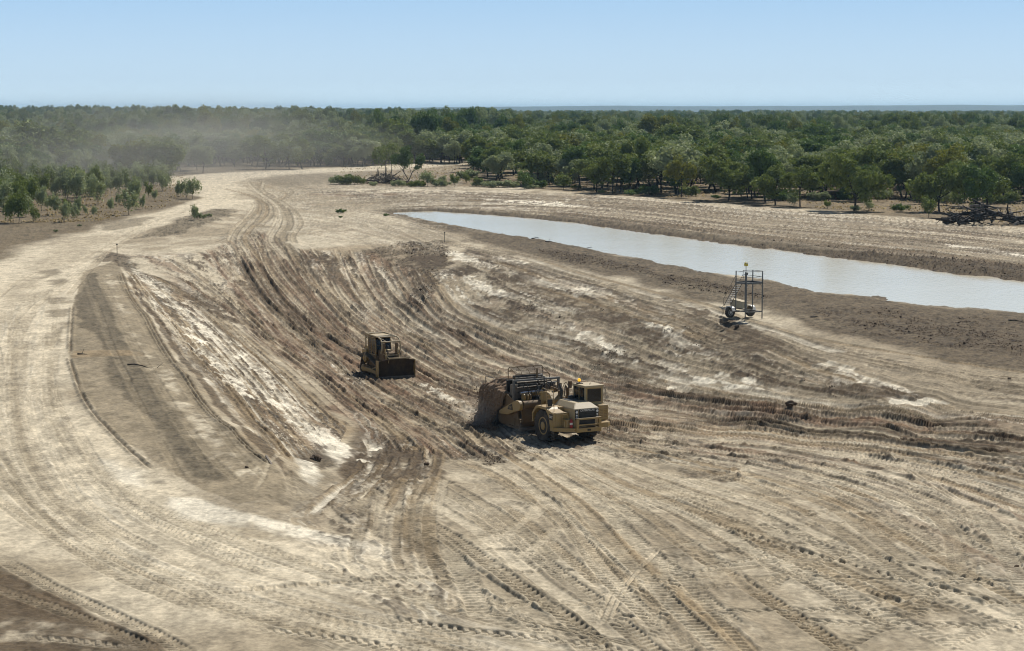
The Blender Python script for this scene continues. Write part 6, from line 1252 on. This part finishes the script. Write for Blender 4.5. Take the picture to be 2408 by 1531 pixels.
def small_things():
    for (vx, vy, h, lab) in ((275.5, 598, 25, 'thin black survey stake at the top of the grey bench'), (1045.5, 569, 24, 'thin black survey stake at the head of the pit, near the pond')):
        p = at(vx, vy); hh = h/F*p[1]; o = MB().box(-.04, .04, -.04, .04, -.3, hh, .0).box(-.12, .12, -.03, .03, hh-.18, hh-.02).build('survey_stake', BLACK); o.location = (p[0], p[1], height(p[0], p[1])); tag(o, lab, 'stake', 'survey stakes round the pit')
    p = at(634, 1087); o = MB().box(-.06, .06, -1.0, 1.0, 0, .09, .01).build('timber_peg', LOGP); o.location = (p[0], p[1], height(p[0], p[1])+.05); o.rotation_euler = (.2, 0, .35); tag(o, 'pale square timber peg lying at the foot of the grey bench', 'peg')
    m_ = [log_mesh(70, 2.2, .07), log_mesh(71, 1.5, .09), log_mesh(72, 3.6, .06)]
    for m in m_: m.materials.append(LOGD)
    for k, (vx, vy, mi, a, lab, s) in enumerate(((1282, 569, 0, .2, 'dark forked branch lying at the pond edge', 1.3), (1250, 562, 1, -.3, 'short dark stick on the pond bank, left of the forked branch', .9), (988, 521, 2, .4, 'dark stick reaching over the narrow tip of the pond', .9), (1380, 582, 1, .3, 'small dark snag standing in the pond water', .6),
        (2370, 1255-500, 2, -.5, 'long bare branch on the brown flat at the far right', 1.0), (1906, 747, 2, -.35, 'long thin stick lying right of the tower trailer', 1.0), (300, 861, 2, -.1, 'dead stick lying on the dark strip of the grey bench', .9), (182, 834, 0, .05, 'broken branch at the left edge of the grey bench', .9))):
        p = at(vx, vy); o = bpy.data.objects.new('stick', m_[mi]); COL.objects.link(o); o.location = (p[0], p[1], height(p[0], p[1])+.08); o.rotation_euler = (0, -.08, a); o.scale = (s, s, s*1.2); tag(o, lab, 'stick', 'loose sticks on the ground')
    # lumps of earth
    def lump(seed):
        bm = bmesh.new(); bmesh.ops.create_icosphere(bm, subdivisions=3, radius=1); q = np.random.default_rng(seed); off = q.uniform(0, 50)
        for v in bm.verts:
            n = vnoise(np.array([v.co.x*1.7+off]), np.array([v.co.y*1.7+v.co.z*2.3]), seed)[0]+.5*vnoise(np.array([v.co.x*4+off]), np.array([v.co.y*4-v.co.z*3]), seed)[0]; v.co *= .55+.6*n
        me = bpy.data.meshes.new('clod'); bm.to_mesh(me); bm.free(); me.materials.append(SOILC); return me
    ls = [lump(i) for i in range(4)]
    for k, (vx, vy, r, lab) in enumerate(((1861, 957, .36, 'biggest dark clod, beside the red wheel ruts right of the scraper'), (1733, 771, .25, 'small dark clod below the tower trailer'), (2373, 892, .14, 'small clod on the slope at the right'), (1003, 1096, .16, 'dark clod on the ramp edge left of the scraper'), (742, 1082, .35, 'dark lump of soil in the near left corner of the pit'), (580, 1100, .12, 'small clod on the grey bench near its foot'), (2392, 1330, .10, 'small round clod near the right edge of the foreground'))):
        p = at(vx, vy); o = bpy.data.objects.new('earth_clod', ls[k % 4]); COL.objects.link(o); o.location = (p[0], p[1], height(p[0], p[1])+r*.3); o.scale = (r*1.2, r, r*.8); o.rotation_euler = (0, 0, k); tag(o, lab, 'clod', 'lumps of earth')
so_ = NT('clod_soil'); tcs_ = so_.n('ShaderNodeTexCoord').outputs['Object']; so_.l(so_.mix(so_.noise(tcs_, 3, 5, .7), (.06, .042, .028), (.17, .12, .078)), so_.b.inputs['Base Color']); so_.b.inputs['Roughness'].default_value = 1; SOILC = so_.m
def loose_clods():
    """scattered crumbs of earth, past counting"""
    q = np.random.default_rng(12); sel = np.argwhere((ROUGH > .1) & (Y < 330) & (Y > 80)); pick = sel[q.integers(0, len(sel), 7000)]; V2, F2 = [], []
    o6 = np.array([(1, 0, 0), (-1, 0, 0), (0, 1, 0), (0, -1, 0), (0, 0, 1), (0, 0, -1)], float); f8 = np.array([(0, 2, 4), (2, 1, 4), (1, 3, 4), (3, 0, 4), (2, 0, 5), (1, 2, 5), (3, 1, 5), (0, 3, 5)])
    for k, (r_, c_) in enumerate(pick):
        s_ = q.uniform(.025, .075)*(2.2 if q.random() < .04 else 1)*(.6+Y[r_, c_]/350); V2.append(np.array([X[r_, c_], Y[r_, c_], Zt[r_, c_]+s_*.3])+o6*s_*q.uniform(.5, 1.4, (6, 3))); F2.append(f8+6*k)
    o = big_mesh('soil_clods', np.concatenate(V2), np.concatenate(F2), SOILC, False); tag(o, 'scattered crumbs and clods of dark turned earth', 'clods', kind='stuff')
to_sc = build_scraper(); build_dozer(); build_tower(); timber_heap(); brush_heap(); small_things(); loose_clods()
# ================= air =================
def hazebox():
    x0, x1, y0, y1, z0, z1 = -27000, 27000, -400, 27500, float(Zt.min())-1.2, 95
    v = [(x, y, z) for z in (z0, z1) for y in (y0, y1) for x in (x0, x1)]
    o = link_mesh('haze', v, [(0, 2, 3, 1), (4, 5, 7, 6), (0, 1, 5, 4), (2, 6, 7, 3), (0, 4, 6, 2), (1, 3, 7, 5)], None)
    m = bpy.data.materials.new('haze_air'); m.use_nodes = True; t = m.node_tree; t.nodes.clear(); out = t.nodes.new('ShaderNodeOutputMaterial')
    pv = t.nodes.new('ShaderNodeVolumePrincipled'); pv.inputs['Color'].default_value = (.42, .66, .88, 1); pv.inputs['Density'].default_value = .00005; pv.inputs['Anisotropy'].default_value = .2
    t.links.new(pv.outputs[0], out.inputs['Volume']); o.data.materials.append(m); tag(o, 'thin blue distance haze over the whole plain', 'haze', kind='stuff')
hazebox()

def dust(name, c, r, dens, label, nscale):
    bm = bmesh.new(); bmesh.ops.create_icosphere(bm, subdivisions=3, radius=1); me = bpy.data.meshes.new(name); bm.to_mesh(me); bm.free()
    o = bpy.data.objects.new(name, me); COL.objects.link(o); o.location = c; o.scale = r
    m = bpy.data.materials.new(name); m.use_nodes = True; t = m.node_tree; t.nodes.clear(); out = t.nodes.new('ShaderNodeOutputMaterial'); pv = t.nodes.new('ShaderNodeVolumePrincipled')
    pv.inputs['Color'].default_value = (.86, .82, .74, 1); tc = t.nodes.new('ShaderNodeTexCoord'); ln = t.nodes.new('ShaderNodeVectorMath'); ln.operation = 'LENGTH'; t.links.new(tc.outputs['Object'], ln.inputs[0])
    mr = t.nodes.new('ShaderNodeMapRange'); mr.interpolation_type = 'SMOOTHSTEP'; t.links.new(ln.outputs['Value'], mr.inputs[0]); mr.inputs[1].default_value = 1.0; mr.inputs[2].default_value = .1; mr.inputs[3].default_value = 0; mr.inputs[4].default_value = 1
    nz = t.nodes.new('ShaderNodeTexNoise'); t.links.new(tc.outputs['Object'], nz.inputs['Vector']); nz.inputs['Scale'].default_value = nscale; nz.inputs['Detail'].default_value = 2
    m2 = t.nodes.new('ShaderNodeMapRange'); t.links.new(nz.outputs['Fac'], m2.inputs[0]); m2.inputs[1].default_value = .35; m2.inputs[2].default_value = .65; m2.inputs[3].default_value = .2; m2.inputs[4].default_value = 1.0
    a = t.nodes.new('ShaderNodeMath'); a.operation = 'MULTIPLY'; t.links.new(mr.outputs[0], a.inputs[0]); t.links.new(m2.outputs[0], a.inputs[1]); b = t.nodes.new('ShaderNodeMath'); b.operation = 'MULTIPLY'; t.links.new(a.outputs[0], b.inputs[0]); b.inputs[1].default_value = dens
    t.links.new(b.outputs[0], pv.inputs['Density']); t.links.new(pv.outputs[0], out.inputs['Volume']); me.materials.append(m); tag(o, label, 'dust', kind='stuff')
pd = on_plane(330, 425, 0)
dust('dust_cloud', (pd[0], pd[1]+40, 7), (105, 260, 28), .0040, 'pale dust drifting over the trees behind the haul road', 1.6)
w0 = to_sc(-8.6, -2.6, 1.0); dust('dust_puff', (w0.x, w0.y, w0.z), (3.1, 2.3, 2.1), .32, 'brown dust around the spilling soil behind the scraper bowl', 2.0)
w0 = to_sc(-3.5, -2.9, .3); dust('dust_puff', (w0.x, w0.y, w0.z), (2.0, 1.2, .9), .30, 'low dust behind the front wheel of the scraper', 2.0)
sc.cycles.volume_step_rate = 2.0; sc.cycles.volume_max_steps = 64
